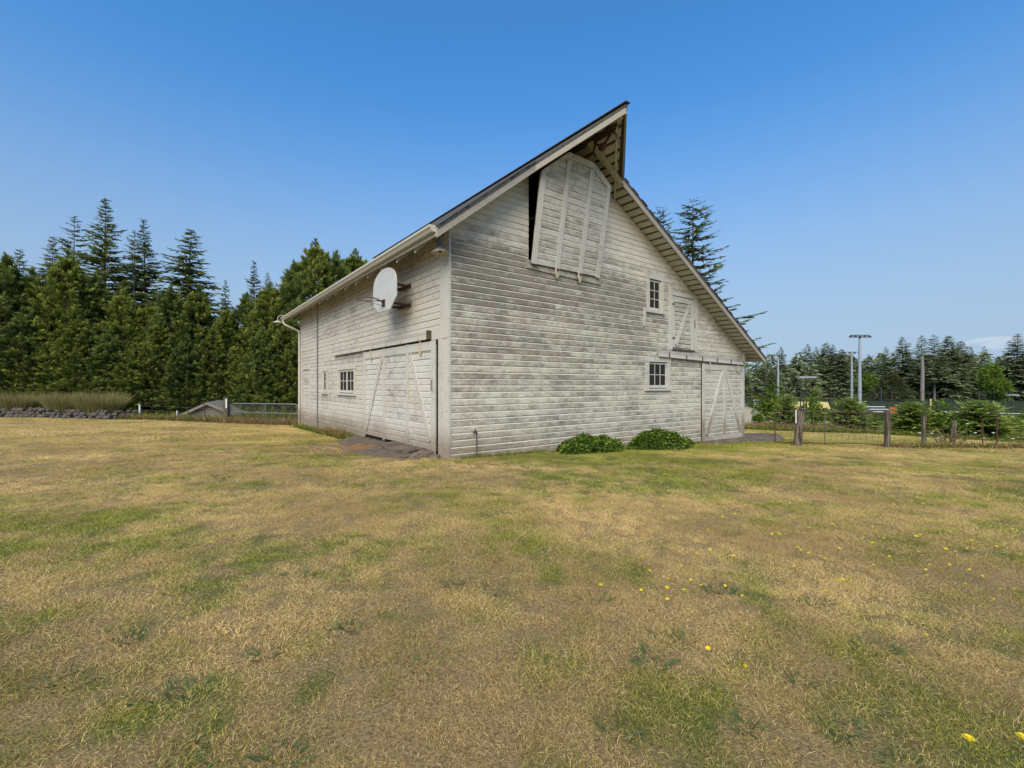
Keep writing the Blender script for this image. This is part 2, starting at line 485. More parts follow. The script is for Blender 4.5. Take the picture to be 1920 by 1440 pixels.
def ground_mat():
    t = NT('dry_lawn_soil')
    g = t.node("ShaderNodeAttribute"); g.attribute_name = "green"
    geo = t.node("ShaderNodeNewGeometry"); pos = geo.outputs["Position"]
    n1 = t.noise(pos, 7, 6, .7); n2 = t.noise(pos, 60, 4, .75)
    mp = t.node("ShaderNodeMapping"); t.l.new(pos, mp.inputs[0]); mp.inputs["Scale"].default_value = (75, 75, 75)
    n3 = t.noise(mp.outputs[0], 1.0, 4, .7)
    straw = t.mix(t.ramp(n2, .35, .65), (.38, .255, .115), (.155, .10, .046))
    straw = t.mix(t.ramp(n3, .45, .65, 0, .6), straw, (.40, .30, .135))
    gr = t.mix(t.ramp(n2, .35, .65), (.17, .18, .045), (.07, .08, .02))
    f = t.math('ADD', g.outputs["Fac"], t.math('MULTIPLY', t.math('SUBTRACT', n1, .5), .9))
    col = t.mix(t.ramp(f, .25, 1.1), straw, gr)
    return t.principled(col, .95, 0, t.bump(t.math('ADD', n2, n3), .8, .02), .1)
M['ground'] = ground_mat()
def blade_mat():
    t = NT('grass_blades')
    a = t.node("ShaderNodeAttribute"); a.attribute_name = "tint"
    g = t.node("ShaderNodeAttribute"); g.attribute_name = "green"; g.attribute_type = 'INSTANCER'
    s2 = t.node("ShaderNodeAttribute"); s2.attribute_name = "shade"; s2.attribute_type = 'INSTANCER'
    w = t.node("ShaderNodeTexWhiteNoise"); w.noise_dimensions = '1D'; t.l.new(a.outputs["Fac"], w.inputs["W"])
    ra = w.outputs["Value"]
    straw = t.mix(a.outputs["Fac"], (.42, .275, .105), (1.0, .76, .37))
    gr = t.mix(a.outputs["Fac"], (.18, .195, .03), (.54, .53, .12))
    isg = t.ramp(t.math('SUBTRACT', g.outputs["Fac"], ra), -.06, .06)
    col = t.mix(isg, straw, gr)
    col = t.mix(1.0, col, t.mix(s2.outputs["Fac"], (.66, .64, .60), (1.18, 1.16, 1.12)), 'MULTIPLY')
    d = t.node("ShaderNodeBsdfDiffuse"); t.set(d.inputs[0], col)
    tr = t.node("ShaderNodeBsdfTranslucent"); t.set(tr.inputs[0], col)
    mx = t.node("ShaderNodeMixShader"); mx.inputs[0].default_value = .25
    t.l.new(d.outputs[0], mx.inputs[1]); t.l.new(tr.outputs[0], mx.inputs[2])
    t.l.new(mx.outputs[0], t.out.inputs[0])
    return t.m
M['blade'] = blade_mat()
M['petal'] = plain('yellow_petals', (.80, .62, .02), .6, 0, .2, 60, (.72, .48, .01))
M['stem'] = plain('green_stem', (.12, .16, .04), .7)
M['ladder'] = plain('white_flower', (.70, .70, .64), .7)

# ------------------------------------------------------------------ ground
def build_ground():
    def axis(lim, n, k):
        t = np.linspace(-1, 1, n); return np.sinh(t*k)/math.sinh(k)*lim
    nx, ny = 460, 460
    xs = axis(2600, nx, 8.3)
    ys = axis(2600, ny, 8.3) + 8
    X, Y = np.meshgrid(xs, ys)
    Z = height(X, Y)
    v = np.stack([X, Y, Z], -1).reshape(-1, 3)
    i = np.arange(nx*ny).reshape(ny, nx)
    f = np.stack([i[:-1, :-1], i[:-1, 1:], i[1:, 1:], i[1:, :-1]], -1).reshape(-1)
    g = greenness(X, Y).ravel()
    # rough dry verge past the fence, mown field beyond
    o = np_mesh("ground", v, f, np.full((nx-1)*(ny-1), 4), M['ground'], None, {"green": g}, True)
    return tag(o, "dry yellow and green lawn sloping gently around the barn", "lawn", kind="structure")
build_ground()

# ------------------------------------------------------------------ barn
BARN = empty("barn", C0, TH, "large weathered white barn with tall gable, prow roof peak and horizontal board siding", "barn")
PITCH = .139
PROFILE = [(0.0, 0.0), (-.021, 0.0), (-.0225, .006), (-.022, PITCH*.77), (-.008, PITCH*.90), (-.008, PITCH+.004), (0.0, PITCH+.004)]
ZB = -.58
W, L = 12.0, 12.74
RIDGE = 3.323
def zl(x): return 4.72 + .80*x          # underside of the left roof plane
def zr(x): return 9.2 - .548*x           # underside of the right roof plane
def xl(z): return max(0.02, (z-4.72)/.80)
def xr(z): return min(W, (9.2-z)/.548)

def siding_board(plane, a0, a1, z0, mat, parent, name="siding_board", off=0.0, height_=PITCH, clip=None, jit=.0015):
    """One lap board. plane 'g' runs along x and faces -y, 's' runs along y and faces -x. a0, a1 numbers or functions of z."""
    A0 = a0 if callable(a0) else (lambda z: a0)
    A1 = a1 if callable(a1) else (lambda z: a1)
    dj = random.uniform(-jit, jit)*1.5; zj = random.uniform(-.0015, .0015); tj = random.uniform(-.002, .002)
    prof = [(d + (dj if d else 0), z*height_/PITCH) for d, z in PROFILE]
    vs = []
    for end, A in ((0, A0), (1, A1)):
        for d, z in prof:
            zz = z0 + z + zj + (tj if end else 0)
            a = A(zz)
            vs.append((a, d+off, zz) if plane == 'g' else (d+off, a, zz))
    n = len(prof)
    fs = []
    for i in range(n):
        j = (i+1) % n
        fs.append((i, j, n+j, n+i) if plane == 's' else (j, i, n+i, n+j))
    fs.append(tuple(range(n))); fs.append(tuple(range(n, 2*n))[::-1])
    m = MB(); m.add(vs, fs)
    o = m.build(name, mat, parent)
    if plane == 'g': o.data.materials.append(M['cove']); o.data.polygons[3].material_index = 1  # cove face takes a paler cream than the board face
    return o

def spans(a0, a1, z0, holes):
    "cut [a0,a1] by holes overlapping the course"
    out = [(a0, a1)]
    for h0, h1, hz0, hz1 in holes:
        if z0+PITCH*.6 < hz0 or z0+PITCH*.4 > hz1: continue
        nxt = []
        for s0, s1 in out:
            if h1 <= s0 or h0 >= s1: nxt.append((s0, s1)); continue
            if h0 > s0: nxt.append((s0, h0))
            if h1 < s1: nxt.append((h1, s1))
        out = nxt
    return [(a, b) for a, b in out if b-a > .03]

# --- gable wall
gable_holes = [(6.44, 7.06, 3.63, 4.56), (6.44, 7.35, 1.40, 2.17), (7.58, 8.82, 2.6, 4.22), (2.03, 4.28, 4.30, 9.0)]
gw = MB()
poly = [(0.02, ZB), (W, ZB), (W, zr(W)), (4.30, zr(4.30)), (4.30, 4.30), (2.02, 4.30), (2.02, zl(2.02)), (0.02, zl(.02))]
gw.prism(poly, lambda x, z: (x, 0.001, z), lambda x, z: (x, 0.09, z))
gable = gw.build("gable_wall", M['inside'], BARN)
z = ZB; course = 0
while z < zr(RIDGE)-.02:
    a0, a1 = xl(z+.02), xr(z+.02)
    for s0, s1 in spans(a0, a1, z, gable_holes):
        # butt joints
        cuts = [s0]; p = s0 + random.uniform(1.2, 4.6)
        while p < s1 - .7:
            cuts.append(p); p += random.choice([2.44, 3.05, 3.66, 4.27, 4.9]) + random.uniform(-.2, .2)
        cuts.append(s1)
        for i in range(len(cuts)-1):
            c0, c1 = cuts[i] + (.0015 if i else 0), cuts[i+1] - (.0015 if i < len(cuts)-2 else 0)
            f0 = (lambda zz: xl(zz)) if abs(c0-a0) < 1e-6 and a0 > .03 else c0
            f1 = (lambda zz: xr(zz)) if abs(c1-a1) < 1e-6 and a1 < W-.01 else c1
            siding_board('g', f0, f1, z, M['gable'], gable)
    z += PITCH; course += 1

# --- side wall
side_holes = [(8.72, 9.28, 1.24, 1.97), (5.78, 7.32, 1.24, 1.97), (11.24, 12.3, -9, 2.12), (.42, 4.86, -9, 2.44)]
sw = MB()
sw.prism([(0.03, ZB), (L, ZB), (L, 4.70), (0.03, 4.70)], lambda y, z: (0.09, y, z), lambda y, z: (0.001, y, z))
side = sw.build("side_wall", M['inside'], BARN)
z = ZB
while z < 4.66:
    hh = min(PITCH, 4.70-z)
    lo = .20 if z < 2.5 else .37
    for s0, s1 in spans(lo, L-.13, z, side_holes):
        cuts = [s0]; p = s0 + random.uniform(1.0, 4.2)
        while p < s1 - .7:
            if not any(h0-.1 < p < h1+.1 for h0, h1, _, _ in side_holes): cuts.append(p)
            p += random.choice([2.44, 3.66, 4.27, 4.9]) + random.uniform(-.2, .2)
        cuts.append(s1)
        for i in range(len(cuts)-1):
            siding_board('s', cuts[i]+(.0015 if i else 0), cuts[i+1]-(.0015 if i < len(cuts)-2 else 0), z, M['side'], side, height_=hh)
    z += PITCH
# the two walls turned away, plain
bk = MB(); bk.prism([(0.09, ZB), (W, ZB), (W, zr(W)), (RIDGE, zr(RIDGE)), (0.09, zl(.09))], lambda x, z: (x, L-.09, z), lambda x, z: (x, L, z))
bk.build("rear_wall", M['side'], BARN)
rw = MB(); rw.box(W-.09, W-.002, .09, L-.09, ZB, zr(W)-.03); rw.build("lee_wall", M['side'], BARN)

def part(m, name, mat, parent=None, **k): return m.build(name, mat, parent or BARN, **k)

# corner boards
part(MB().box(-.034, 0.018, -.03, .20, ZB, 4.62), "corner_board", M['trim'])
part(MB().box(-.026, -.001, .203, .368, 2.62, 4.56), "corner_board", M['trim'])
part(MB().box(-.03, 0.0, L-.128, L+.03, ZB, 4.62), "corner_board", M['trim'])
part(MB().box(W-.10, W+.035, -.036, -.0235, ZB, 2.98).box(W+.002, W+.035, -.0234, .12, ZB, 2.6), "corner_board", M['trimx'])
part(MB().box(W-.085, W+.02, -.075, -.038, 2.3, 2.92), "corner_board", M['trimx'])

# --- roof
def roof_slab(name, pts, fz, t0, t1, mat, parent=None):
    m = MB(); m.prism(pts, lambda x, y: (x, y, fz(x)+t0), lambda x, y: (x, y, fz(x)+t1))
    return part(m, name, mat, parent)
FR = -.5
roofL = roof_slab("roof", [(-.50, FR+.005), (1.82, FR+.005), (RIDGE, -1.70), (RIDGE, L+.46), (-.50, L+.46)], zl, .03, .096, M['darkwood'])
roofR = roof_slab("roof", [(RIDGE+.001, -1.70), (4.70, FR+.005), (12.52, FR+.005), (12.52, L+.46), (RIDGE+.001, L+.46)], zr, .03, .096, M['darkwood'])
roof_slab("shingle_layer", [(-.54, FR-.05), (1.79, FR-.05), (RIDGE, -1.77), (RIDGE, L+.5), (-.54, L+.5)], zl, .098, .150, M['shingle'], roofL)
roof_slab("shingle_layer", [(RIDGE+.001, -1.77), (4.73, FR-.05), (12.60, FR-.05), (12.60, L+.5), (RIDGE+.001, L+.5)], zr, .098, .160, M['shingle'], roofR)
# skip sheathing boards under the right slope; each seen from below as a pale board with a dark gap
s = 0.0; ca = math.cos(math.atan(.548)); k = 0
x = RIDGE + .03
while x < 12.48:
    w_ = .165*ca
    x1 = min(x + w_, 12.52)
    xm = (x+x1)/2
    y0 = FR+.0 if xm > 4.69 else -1.68 + (xm-RIDGE)/(4.69-RIDGE)*1.28
    m = MB(); j = random.uniform(-.006, .006)
    def top(xx, yy): return (xx, yy, zr(xx)+.028)
    def bot(xx, yy): return (xx, yy, zr(xx)+.004+j)
    ya = y0+.02 if xm > 4.69 else (-1.68 + (x-RIDGE)/(4.69-RIDGE)*1.28)+.04
    yb = y0+.02 if xm > 4.69 else (-1.68 + (x1-RIDGE)/(4.69-RIDGE)*1.28)+.04
    m.prism([(x, ya), (x1, yb), (x1, .55), (x, .55)], bot, top)
    part(m, "sheathing_board", M['soffit'], roofR)
    x += .243*ca + random.uniform(-.006, .006); k += 1
# left slope sheathing along the eave, running the length of the building
for i in range(4):
    x0 = -.50 + i*.135
    m = MB(); m.prism([(x0, FR+.03), (x0+.125, FR+.03), (x0+.125, L+.45), (x0, L+.45)], lambda a, b: (a, b, zl(a)+.004), lambda a, b: (a, b, zl(a)+.028))
    part(m, "sheathing_board", M['soffit'], roofL)
# the rest of the left overhang
for i in range(16):
    x0 = .05 + i*.198
    if x0 > RIDGE-.1: break
    y0 = FR+.03 if x0 < 1.8 else FR+.03-(x0-1.8)/(RIDGE-1.8)*1.24
    m = MB(); m.prism([(x0, y0), (x0+.15, y0), (x0+.15, .5), (x0, .5)], lambda a, b: (a, b, zl(a)+.004), lambda a, b: (a, b, zl(a)+.028))
    part(m, "sheathing_board", M['soffit'], roofL)
# ragged shingle edges on both rakes
m = MB(); n = 0
for side_, fz, xa, xb in (('l', zl, -.52, RIDGE), ('r', zr, RIDGE, 12.58)):
    x = xa
    while x < xb:
        w_ = random.uniform(.10, .17)
        if 1.75 < x < 4.72: x += w_; continue
        if side_ == 'l': y0 = FR-.05 if x < 1.8 else FR-.05-(x-1.8)/(RIDGE-1.8)*1.29
        else: y0 = FR-.05 if x > 4.72 else -1.84+(x-RIDGE)/(4.72-RIDGE)*1.29
        y0 += random.uniform(-.02, .02)-.01
        t = .156+random.uniform(0, .018)
        x2 = min(x+w_, xb)
        m.prism([(x, y0), (x2, y0), (x2, y0+.4), (x, y0+.4)], lambda a, b: (a, b, fz(a)+.162), lambda a, b: (a, b, fz(a)+t+.012))
        x += w_+.004
tag(part(m, "shingle_edge", M['shingle'], roofR), kind="stuff")
m = MB()
m.beam((RIDGE, -1.80, zl(RIDGE)+.168), (RIDGE, L+.5, zl(RIDGE)+.168), .14, .02)
part(m, "ridge_cap", M['shingle'])

# fascias
def fascia(p0, p1, h=.15, t=.035, mat='fascia', nm="fascia_board"):
    p0 = Vector(p0); p1 = Vector(p1); vs = []
    d = (p1-p0); hd = Vector((d.x, d.y, 0)).normalized(); nrm = Vector((hd.y, -hd.x, 0))*t/2
    for p in (p0, p1):
        for s_, zz in ((-1, 0), (1, 0), (1, h), (-1, h)):
            q = p + nrm*s_ + Vector((0, 0, zz)); vs.append(q)
    m = MB(); m.add(vs, [(0,1,2,3),(7,6,5,4),(0,4,5,1),(1,5,6,2),(2,6,7,3),(3,7,4,0)])
    return part(m, nm, M[mat])
fo = -.055
fascia((-.56, FR-.02, zl(-.56)+fo), (1.80, FR-.02, zl(1.80)+fo))
fascia((1.80, FR-.02, zl(1.80)+fo), (2.45, FR-.02-.517, zl(2.45)+fo))
fascia((2.453, FR-.02-.519, zl(2.453)+fo), (RIDGE-.005, -1.73, zl(RIDGE-.005)+fo))
fascia((RIDGE+.005, -1.73, zr(RIDGE+.005)+fo), (4.70, FR-.02, zr(4.70)+fo), .15)
fascia((4.70, FR-.02, zr(4.70)+fo), (8.9, FR-.02, zr(8.9)+fo), .15)
fascia((8.903, FR-.02, zr(8.903)+fo), (12.56, FR-.02, zr(12.56)+fo), .15)
# left eave: fascia, gutter, downspout
part(MB().box(-.56, -.53, FR-.0, L+.48, zl(-.53)-.03, zl(-.53)+.12), "eave_board", M['trim'])
g = MB()
prof = [(0, 0), (-.075, 0), (-.10, .05), (-.125, .075), (-.125, .12), (-.115, .12), (-.115, .085), (-.09, .055), (-.068, .008), (-.008, .008), (-.008, .12), (0, .12)]
n = len(prof)
def gx(yy, drop): return [(-.565+a, yy, 4.335+b-drop) for a, b in prof]
vs = gx(FR+.02, 0) + gx(6.3, .035) + gx(L+.62, .09)
fs = []
for k in range(2):
    for i in range(n):
        j = (i+1) % n; fs.append((k*n+i, k*n+j, (k+1)*n+j, (k+1)*n+i))
g.add(vs, fs)
for yy, dr in ((FR+.02, 0), (L+.62, .09)):
    cp = [(0, 0), (-.075, 0), (-.10, .05), (-.125, .075), (-.125, .12), (0, .12)]
    g.prism(cp, lambda a, b: (-.565+a, yy-.002, 4.335+b-dr), lambda a, b: (-.565+a, yy+.006, 4.335+b-dr))
gut = part(g, "gutter", M['gutter'])
d = MB(); d.tube([(-.62, L+.42, 4.24), (-.62, L+.42, 4.16), (-.56, L+.36, 4.05), (-.2, L+.12, 3.86), (-.075, L+.04, 3.76), (-.075, L+.02, 3.6), (-.075, L+.02, 0.0), (-.085, L+.02, -.38)], .042, 8)
part(d, "downspout", M['trim'])
# rafter tails along the left eave
y = .55
while y < L-.2:
    m = MB()
    m.prism([(-.50, zl(-.50)-.13), (-.03, zl(-.03)-.10), (-.03, zl(-.03)+.002), (-.50, zl(-.50)+.002)], lambda a, b: (a, y-.022, b), lambda a, b: (a, y+.022, b))
    part(m, "rafter_tail", M['trim'])
    y += .92
# prow framing
part(MB().beam((RIDGE+.06, -.56, zr(RIDGE+.06)-.045), (4.64, -.54, zr(4.64)-.045), .12, .09, (0, 0, 1)), "lookout_rafter", M['soffit'])
part(MB().beam((3.33, -1.50, zr(3.33)-.02), (5.0, -.02, zr(5.0)-.02), .05, .04, (0, 0, 1)), "brace", M['soffit'])
part(MB().beam((RIDGE, -1.64, zl(RIDGE)-.05), (RIDGE, .35, zl(RIDGE)-.05), .06, .12), "ridge_board", M['soffit'])
tr = MB().beam((RIDGE, -1.5, 7.20), (RIDGE, 1.4, 7.20), .05, .07)
part(tr, "hay_track", M['darkwood'])

# --- sliding doors, hatch, windows: built flat in (a, z) and mapped on to a wall
def on_side(off):  # a = y
    return lambda a, d, z: (-off-d, a, z)
def on_gable(off): # a = x
    return lambda a, d, z: (a, -off-d, z)
def slab(mp, pts, d0, d1, name, mat, parent, **k):
    m = MB(); m.prism(pts, lambda a, z: mp(a, d0, z), lambda a, z: mp(a, d1, z)); return m.build(name, mat, parent, **k)
def rect(a0, a1, z0, z1): return [(a0, z0), (a1, z0), (a1, z1), (a0, z1)]
def strip(p, q, w):
    d = Vector((q[0]-p[0], q[1]-p[1])).normalized(); n = Vector((-d.y, d.x))*w/2
    return [(p[0]-n.x, p[1]-n.y), (q[0]-n.x, q[1]-n.y), (q[0]+n.x, q[1]+n.y), (p[0]+n.x, p[1]+n.y)]

# side sliding door
DM = on_side(.045)
sd = slab(DM, rect(.475, 4.83, .10, 2.44), -.03, -.012, "sliding_door", M['inside'], BARN)
z = .12
while z < 2.28:
    for a0, a1 in ((.49, 1.86), (1.86, 3.32), (3.32, 4.80)):
        siding_board('s', a0+.001, a1-.001, z, M['door'], sd, "door_plank", off=-.035, height_=min(PITCH, 2.36-z))
    z += PITCH
def batten(mp, pts, par, mat='trim', d0=.012, d1=.034, nm="batten"):
    return slab(mp, pts, d0+random.uniform(-.0012, .0012), d1+random.uniform(-.002, .002), nm, M[mat], par)
batten(DM, rect(4.70, 4.84, .06, 2.44), sd)
batten(DM, rect(3.25, 3.38, .08, 2.44), sd)
batten(DM, rect(1.80, 1.94, .05, 2.44), sd)
batten(DM, rect(.475, .66, .06, 2.44), sd)
for a0, a1 in ((.662, 1.798), (1.942, 3.248), (3.382, 4.698)):
    batten(DM, rect(a0, a1, 2.24, 2.43), sd, nm="top_rail")
batten(DM, strip((3.47, 2.20), (4.66, .22), .13), sd, d1=.032, nm="brace")
batten(DM, strip((1.72, 2.20), (.72, .30), .13), sd, d1=.032, nm="brace")
for a in (4.22, 1.16):
    slab(DM, rect(a-.035, a+.035, 2.16, 2.50), .036, .05, "hanger", M['cream_iron'], sd)
h = MB(); h.tube([(-.10, .56, 1.62), (-.125, .56, 1.58), (-.125, .56, 1.42), (-.10, .56, 1.38)], .009, 6); h.build("door_handle", M['rust'], sd)
tk = slab(on_side(.05), rect(.76, 7.72, 2.475, 2.565), 0.0, .075, "door_track", M['trim'], BARN)
slab(on_side(.0235), rect(.76, 7.70, 2.567, 2.66), 0.0, .03, "track_board", M['weath'], BARN)
for a in np.arange(1.2, 7.6, .92):
    slab(on_side(.055), rect(a-.02, a+.02, 2.50, 2.64), .0735, .085, "bracket", M['cream_iron'], tk)
slab(on_side(.05), rect(.70, .757, 2.47, 2.66), 0.0, .09, "stop_block", M['darkwood'], tk)
slab(on_side(.0235), rect(.02, .70, 2.455, 2.62), 0.0, .022, "header_board", M['trim'], BARN)
slab(on_side(.0235), rect(.20, .40, ZB, 2.452), -.02, .022, "door_jamb", M['trim'], BARN)

# people door at the far end
pd = slab(on_side(0.0), rect(11.26, 12.28, -.5, 2.10), -.03, .008, "people_door", M['door'], BARN)
z = -.30
while z < 2.0:
    siding_board('s', 11.28, 12.26, z, M['side'], pd, "door_plank", off=-.006, height_=PITCH)
    z += PITCH
slab(on_side(.0235), rect(11.13, 11.25, -.5, 2.12), -.02, .02, "door_jamb", M['trim'], BARN)
slab(on_side(.0235), rect(12.285, 12.40, -.5, 2.12), -.02, .02, "door_jamb", M['trim'], BARN)
slab(on_side(.0235), rect(11.10, 12.42, 2.123, 2.27), -.02, .026, "header_board", M['trim'], BARN)

def window(wall, a0, a1, z0, z1, cols, rows, frame=.13, head=.16, sash=1, gm='glass', sill=.06):
    mp = (on_side if wall == 's' else on_gable)(0.0); tm = M['trim' if wall == 's' else 'trimx']
    w = slab(mp, rect(a0-.02, a1+.02, z0-.02, z1+.02), -.085, -.06, "window", M['inside'], BARN)
    fr = .045
    slab(mp, rect(a0-frame, a0-.002, z0-.02, z1+.02), -.03, .048, "jamb", tm, w)
    slab(mp, rect(a1+.002, a1+frame, z0-.02, z1+.02), -.03, .048, "jamb", tm, w)
    slab(mp, rect(a0-frame-.02, a1+frame+.02, z1+.022, z1+.022+head), -.03, .055, "head_board", tm, w)
    slab(mp, rect(a0-frame-.03, a1+frame+.03, z0-.022-sill, z0-.022), -.03, .085, "sill", tm, w)
    sw_ = (a1-a0)/sash
    for s_ in range(sash):
        b0 = a0+s_*sw_+.006; b1 = a0+(s_+1)*sw_-.006
        m = MB()
        for q in (rect(b0, b0+fr, z0, z1), rect(b1-fr, b1, z0, z1), rect(b0+fr+.0005, b1-fr-.0005, z1-fr, z1), rect(b0+fr+.0005, b1-fr-.0005, z0, z0+fr*1.7)):
            m.prism(q, lambda a, z: mp(a, -.02, z), lambda a, z: mp(a, .012, z))
        m.build("sash", tm, w)
        g0, g1, h0, h1 = b0+fr, b1-fr, z0+fr*1.7, z1-fr
        cw = (g1-g0)/cols; rh = (h1-h0)/rows
        for c in range(cols):
            for r_ in range(rows):
                slab(mp, rect(g0+c*cw+.002, g0+(c+1)*cw-.002, h0+r_*rh+.002, h0+(r_+1)*rh-.002), -.012, -.008-random.uniform(0, .0015), "pane", M[gm], w)
        for c in range(1, cols): slab(mp, rect(g0+c*cw-.011, g0+c*cw+.011, h0, h1), -.007, .010, "muntin", tm, w)
        for r_ in range(1, rows): slab(mp, rect(g0, g1, h0+r_*rh-.011, h0+r_*rh+.011), -.006, .012, "muntin", tm, w)
    return w
tag(window('g', 6.48, 7.02, 3.66, 4.53, 2, 3, .13, .15, 1, 'dustglass'), "small loft window of six panes in two columns")
tag(window('g', 6.46, 7.33, 1.42, 2.15, 3, 2, .16, .15), "ground floor window of six panes in three columns")
tag(window('s', 5.80, 7.30, 1.26, 1.97, 2, 2, .15, .18, 2), "double casement window of eight panes beside the sliding door")
tag(window('s', 8.76, 9.24, 1.26, 1.97, 2, 2, .13, .14, 1), "narrow four pane window near the far end")

# gable sliding door
GM = on_gable(.045)
gd = slab(GM, rect(9.19, 11.88, -.40, 2.20), -.02, -.005, "sliding_door", M['inside'], BARN)
z = -.36
while z < 2.15:
    siding_board('g', 9.22, 11.86, z, M['doorx'], gd, "door_plank", off=-.035, height_=min(PITCH, 2.18-z))
    z += PITCH
batten(GM, rect(9.19, 9.33, -.40, 2.20), gd, 'trimx')
batten(GM, rect(11.76, 11.88, -.40, 2.17), gd, 'trimx')
batten(GM, rect(10.53, 10.64, -.17, 2.10), gd, 'trimx')
batten(GM, rect(9.335, 11.755, -.38, -.20), gd, 'doorx', nm="bottom_rail")
batten(GM, rect(9.335, 11.755, 2.00, 2.17), gd, 'doorx', .012, .030, nm="top_rail")
batten(GM, strip((10.50, 1.98), (9.44, -.14), .13), gd, 'trimx', .013, .040, nm="brace")
batten(GM, strip((10.68, 1.98), (11.66, -.14), .13), gd, 'trimx', .013, .040, nm="brace")
for a in (9.62, 11.45): slab(GM, rect(a-.035, a+.035, 1.96, 2.28), .041, .055, "hanger", M['cream_iron'], gd)
def sl(a): return 2.375 - .024*(a-6.86)
tk = slab(on_gable(.05), [(6.86, sl(6.86)-.045), (11.93, sl(11.93)-.045), (11.93, sl(11.93)+.04), (6.86, sl(6.86)+.04)], 0.0, .075, "door_track", M['trimx'], BARN)
slab(on_gable(.0235), [(6.84, sl(6.84)+.043), (11.95, sl(11.95)+.043), (11.95, sl(11.95)+.16), (6.84, sl(6.84)+.16)], 0.0, .03, "track_board", M['weath'], BARN)
for a in np.arange(7.3, 11.9, .9): slab(on_gable(.055), rect(a-.02, a+.02, sl(a)-.03, sl(a)+.10), .0735, .085, "bracket", M['rust'], tk)

# loft door
LM_ = on_gable(.0)
ld = slab(LM_, rect(7.60, 8.80, 2.62, 4.21), -.05, -.02, "loft_door", M['inside'], BARN)
z = 2.64
while z < 4.12:
    siding_board('g', 7.62, 8.78, z, M['doorx'], ld, "door_plank", off=.012, height_=min(PITCH, 4.20-z))
    z += PITCH
for r_ in (rect(7.62, 7.74, 2.64, 4.19), rect(8.62, 8.775, 2.58, 4.19)): batten(LM_, r_, ld, 'trimx', .011, .03)
batten(LM_, rect(7.743, 8.617, 4.03, 4.19), ld, 'trimx', .011, .03, nm="top_rail")
batten(LM_, strip((8.54, 4.0), (7.80, 2.72), .13), ld, 'trimx', .012, .029, nm="brace")
for zz in (3.95, 2.92): slab(LM_, rect(7.56, 7.70, zz-.035, zz+.035), .031, .04, "hinge", M['rust'], ld)
slab(LM_, rect(8.79, 8.805, 3.30, 3.55), .045, .06, "door_handle", M['rust'], ld)
slab(on_gable(.0235), rect(7.42, 7.595, 2.56, 4.47), -.02, .022, "door_jamb", M['trimx'], BARN)
slab(on_gable(.0235), rect(8.808, 8.95, 2.56, 4.35), -.02, .022, "door_jamb", M['trimx'], BARN)
slab(on_gable(.0235), rect(7.60, 8.803, 4.213, 4.34), -.02, .018, "header_board", M['trimx'], BARN)
slab(on_gable(.0235), rect(7.60, 8.803, 2.54, 2.60), -.02, .03, "sill_board", M['darkwood'], BARN)

# hay hatch: hinged at its foot and leaning out from the opening
hatch = empty("hay_hatch"); hatch.parent = BARN; del_ = None
hatch['label'] = "hay hatch hanging open under the roof peak"
hatch.location = (2.05, -.075, 4.26); hatch.rotation_euler = (R(9.5), 0, 0)
H0 = lambda a, d, z: (a, -d, z)
outline = [(0, 0), (2.25, 0), (2.25, 2.24), (1.58, 2.60), (.74, 2.60), (.0, 2.0)]
def hl(z): return 0.0 if z <= 2.0 else (z-2.0)/.6*.74
def hr(z): return 2.25 if z <= 2.24 else 2.25-(z-2.24)/.36*.67
slab(H0, outline, -.01, .004, "hatch_panel", M['darkwood'], hatch)
z = .01
while z < 2.56:
    hh = min(PITCH, 2.59-z)
    siding_board('g', hl, hr, z, M['hatch'], hatch, "hatch_plank", off=-.005, height_=hh)
    z += PITCH
HB = lambda p, nm="batten", d1=.05: slab(H0, p, .0285+random.uniform(-.001, .001), d1+random.uniform(-.002, .002), nm, M['hatchtrim'], hatch)
HB([(0, 0), (.14, 0), (.14, 2.11), (0, 2.0)]); HB([(2.11, -.02), (2.25, -.02), (2.25, 2.24), (2.11, 2.315)])
HB([(.72, -.12), (.85, -.12), (.85, 2.45), (.72, 2.45)]); HB([(1.48, -.12), (1.61, -.12), (1.61, 2.45), (1.48, 2.45)])
HB([(.0, 1.87), (.0, 2.0), (.74, 2.60), (.74, 2.47)], "top_rail", .055)
HB([(.743, 2.46), (.743, 2.60), (1.577, 2.60), (1.577, 2.46)], "top_rail", .055)
HB([(1.58, 2.45), (1.58, 2.60), (2.25, 2.24), (2.25, 2.10)], "top_rail", .055)
for a in (.785, 1.545):
    m = MB(); m.prism([(a-.05, -.02), (a+.05, -.02), (a+.05, -.17), (a, -.24), (a-.05, -.17)], lambda x_, z_: (x_, -.051, z_), lambda x_, z_: (x_, -.062, z_))
    m.build("hinge_strap", M['cream_iron'], hatch)
    MB().box(a-.035, a+.035, -.072, -.062, -.05, .0).build("hinge", M['rust'], hatch)
slab(on_gable(.0235), [(1.96, 4.15), (4.42, 4.09), (4.42, 4.31), (1.96, 4.335)], 0.0, .03, "sill_board", M['doorx'], BARN)
part(MB().tube([(2.03, .0, 5.25), (2.2, -.16, 5.36)], .008, 5), "hatch_chain", M['rust'])
# odds and ends fixed to the walls
part(MB().tube([(-.045, 9.95, -.2), (-.045, 9.95, 4.0)], .028, 6).tube([(-.04, 9.98, 4.0), (-.04, 9.98, 4.55)], .012, 5), "conduit", M['pipe'])
part(MB().box(6.21, 6.29, -.05, -.0236, 3.17, 3.70), "hook_board", M['trimx'])
part(MB().prism(rect(6.05, 6.5, -.02, .09), lambda a, z: (a, -.0236, z), lambda a, z: (a, -.07-.2*(.09-z), z)), "vent_hood", M['weath'])
part(MB().box(-.035, -.0236, 1.58, 1.66, 2.95, 3.46), "wall_patch", M['side'])

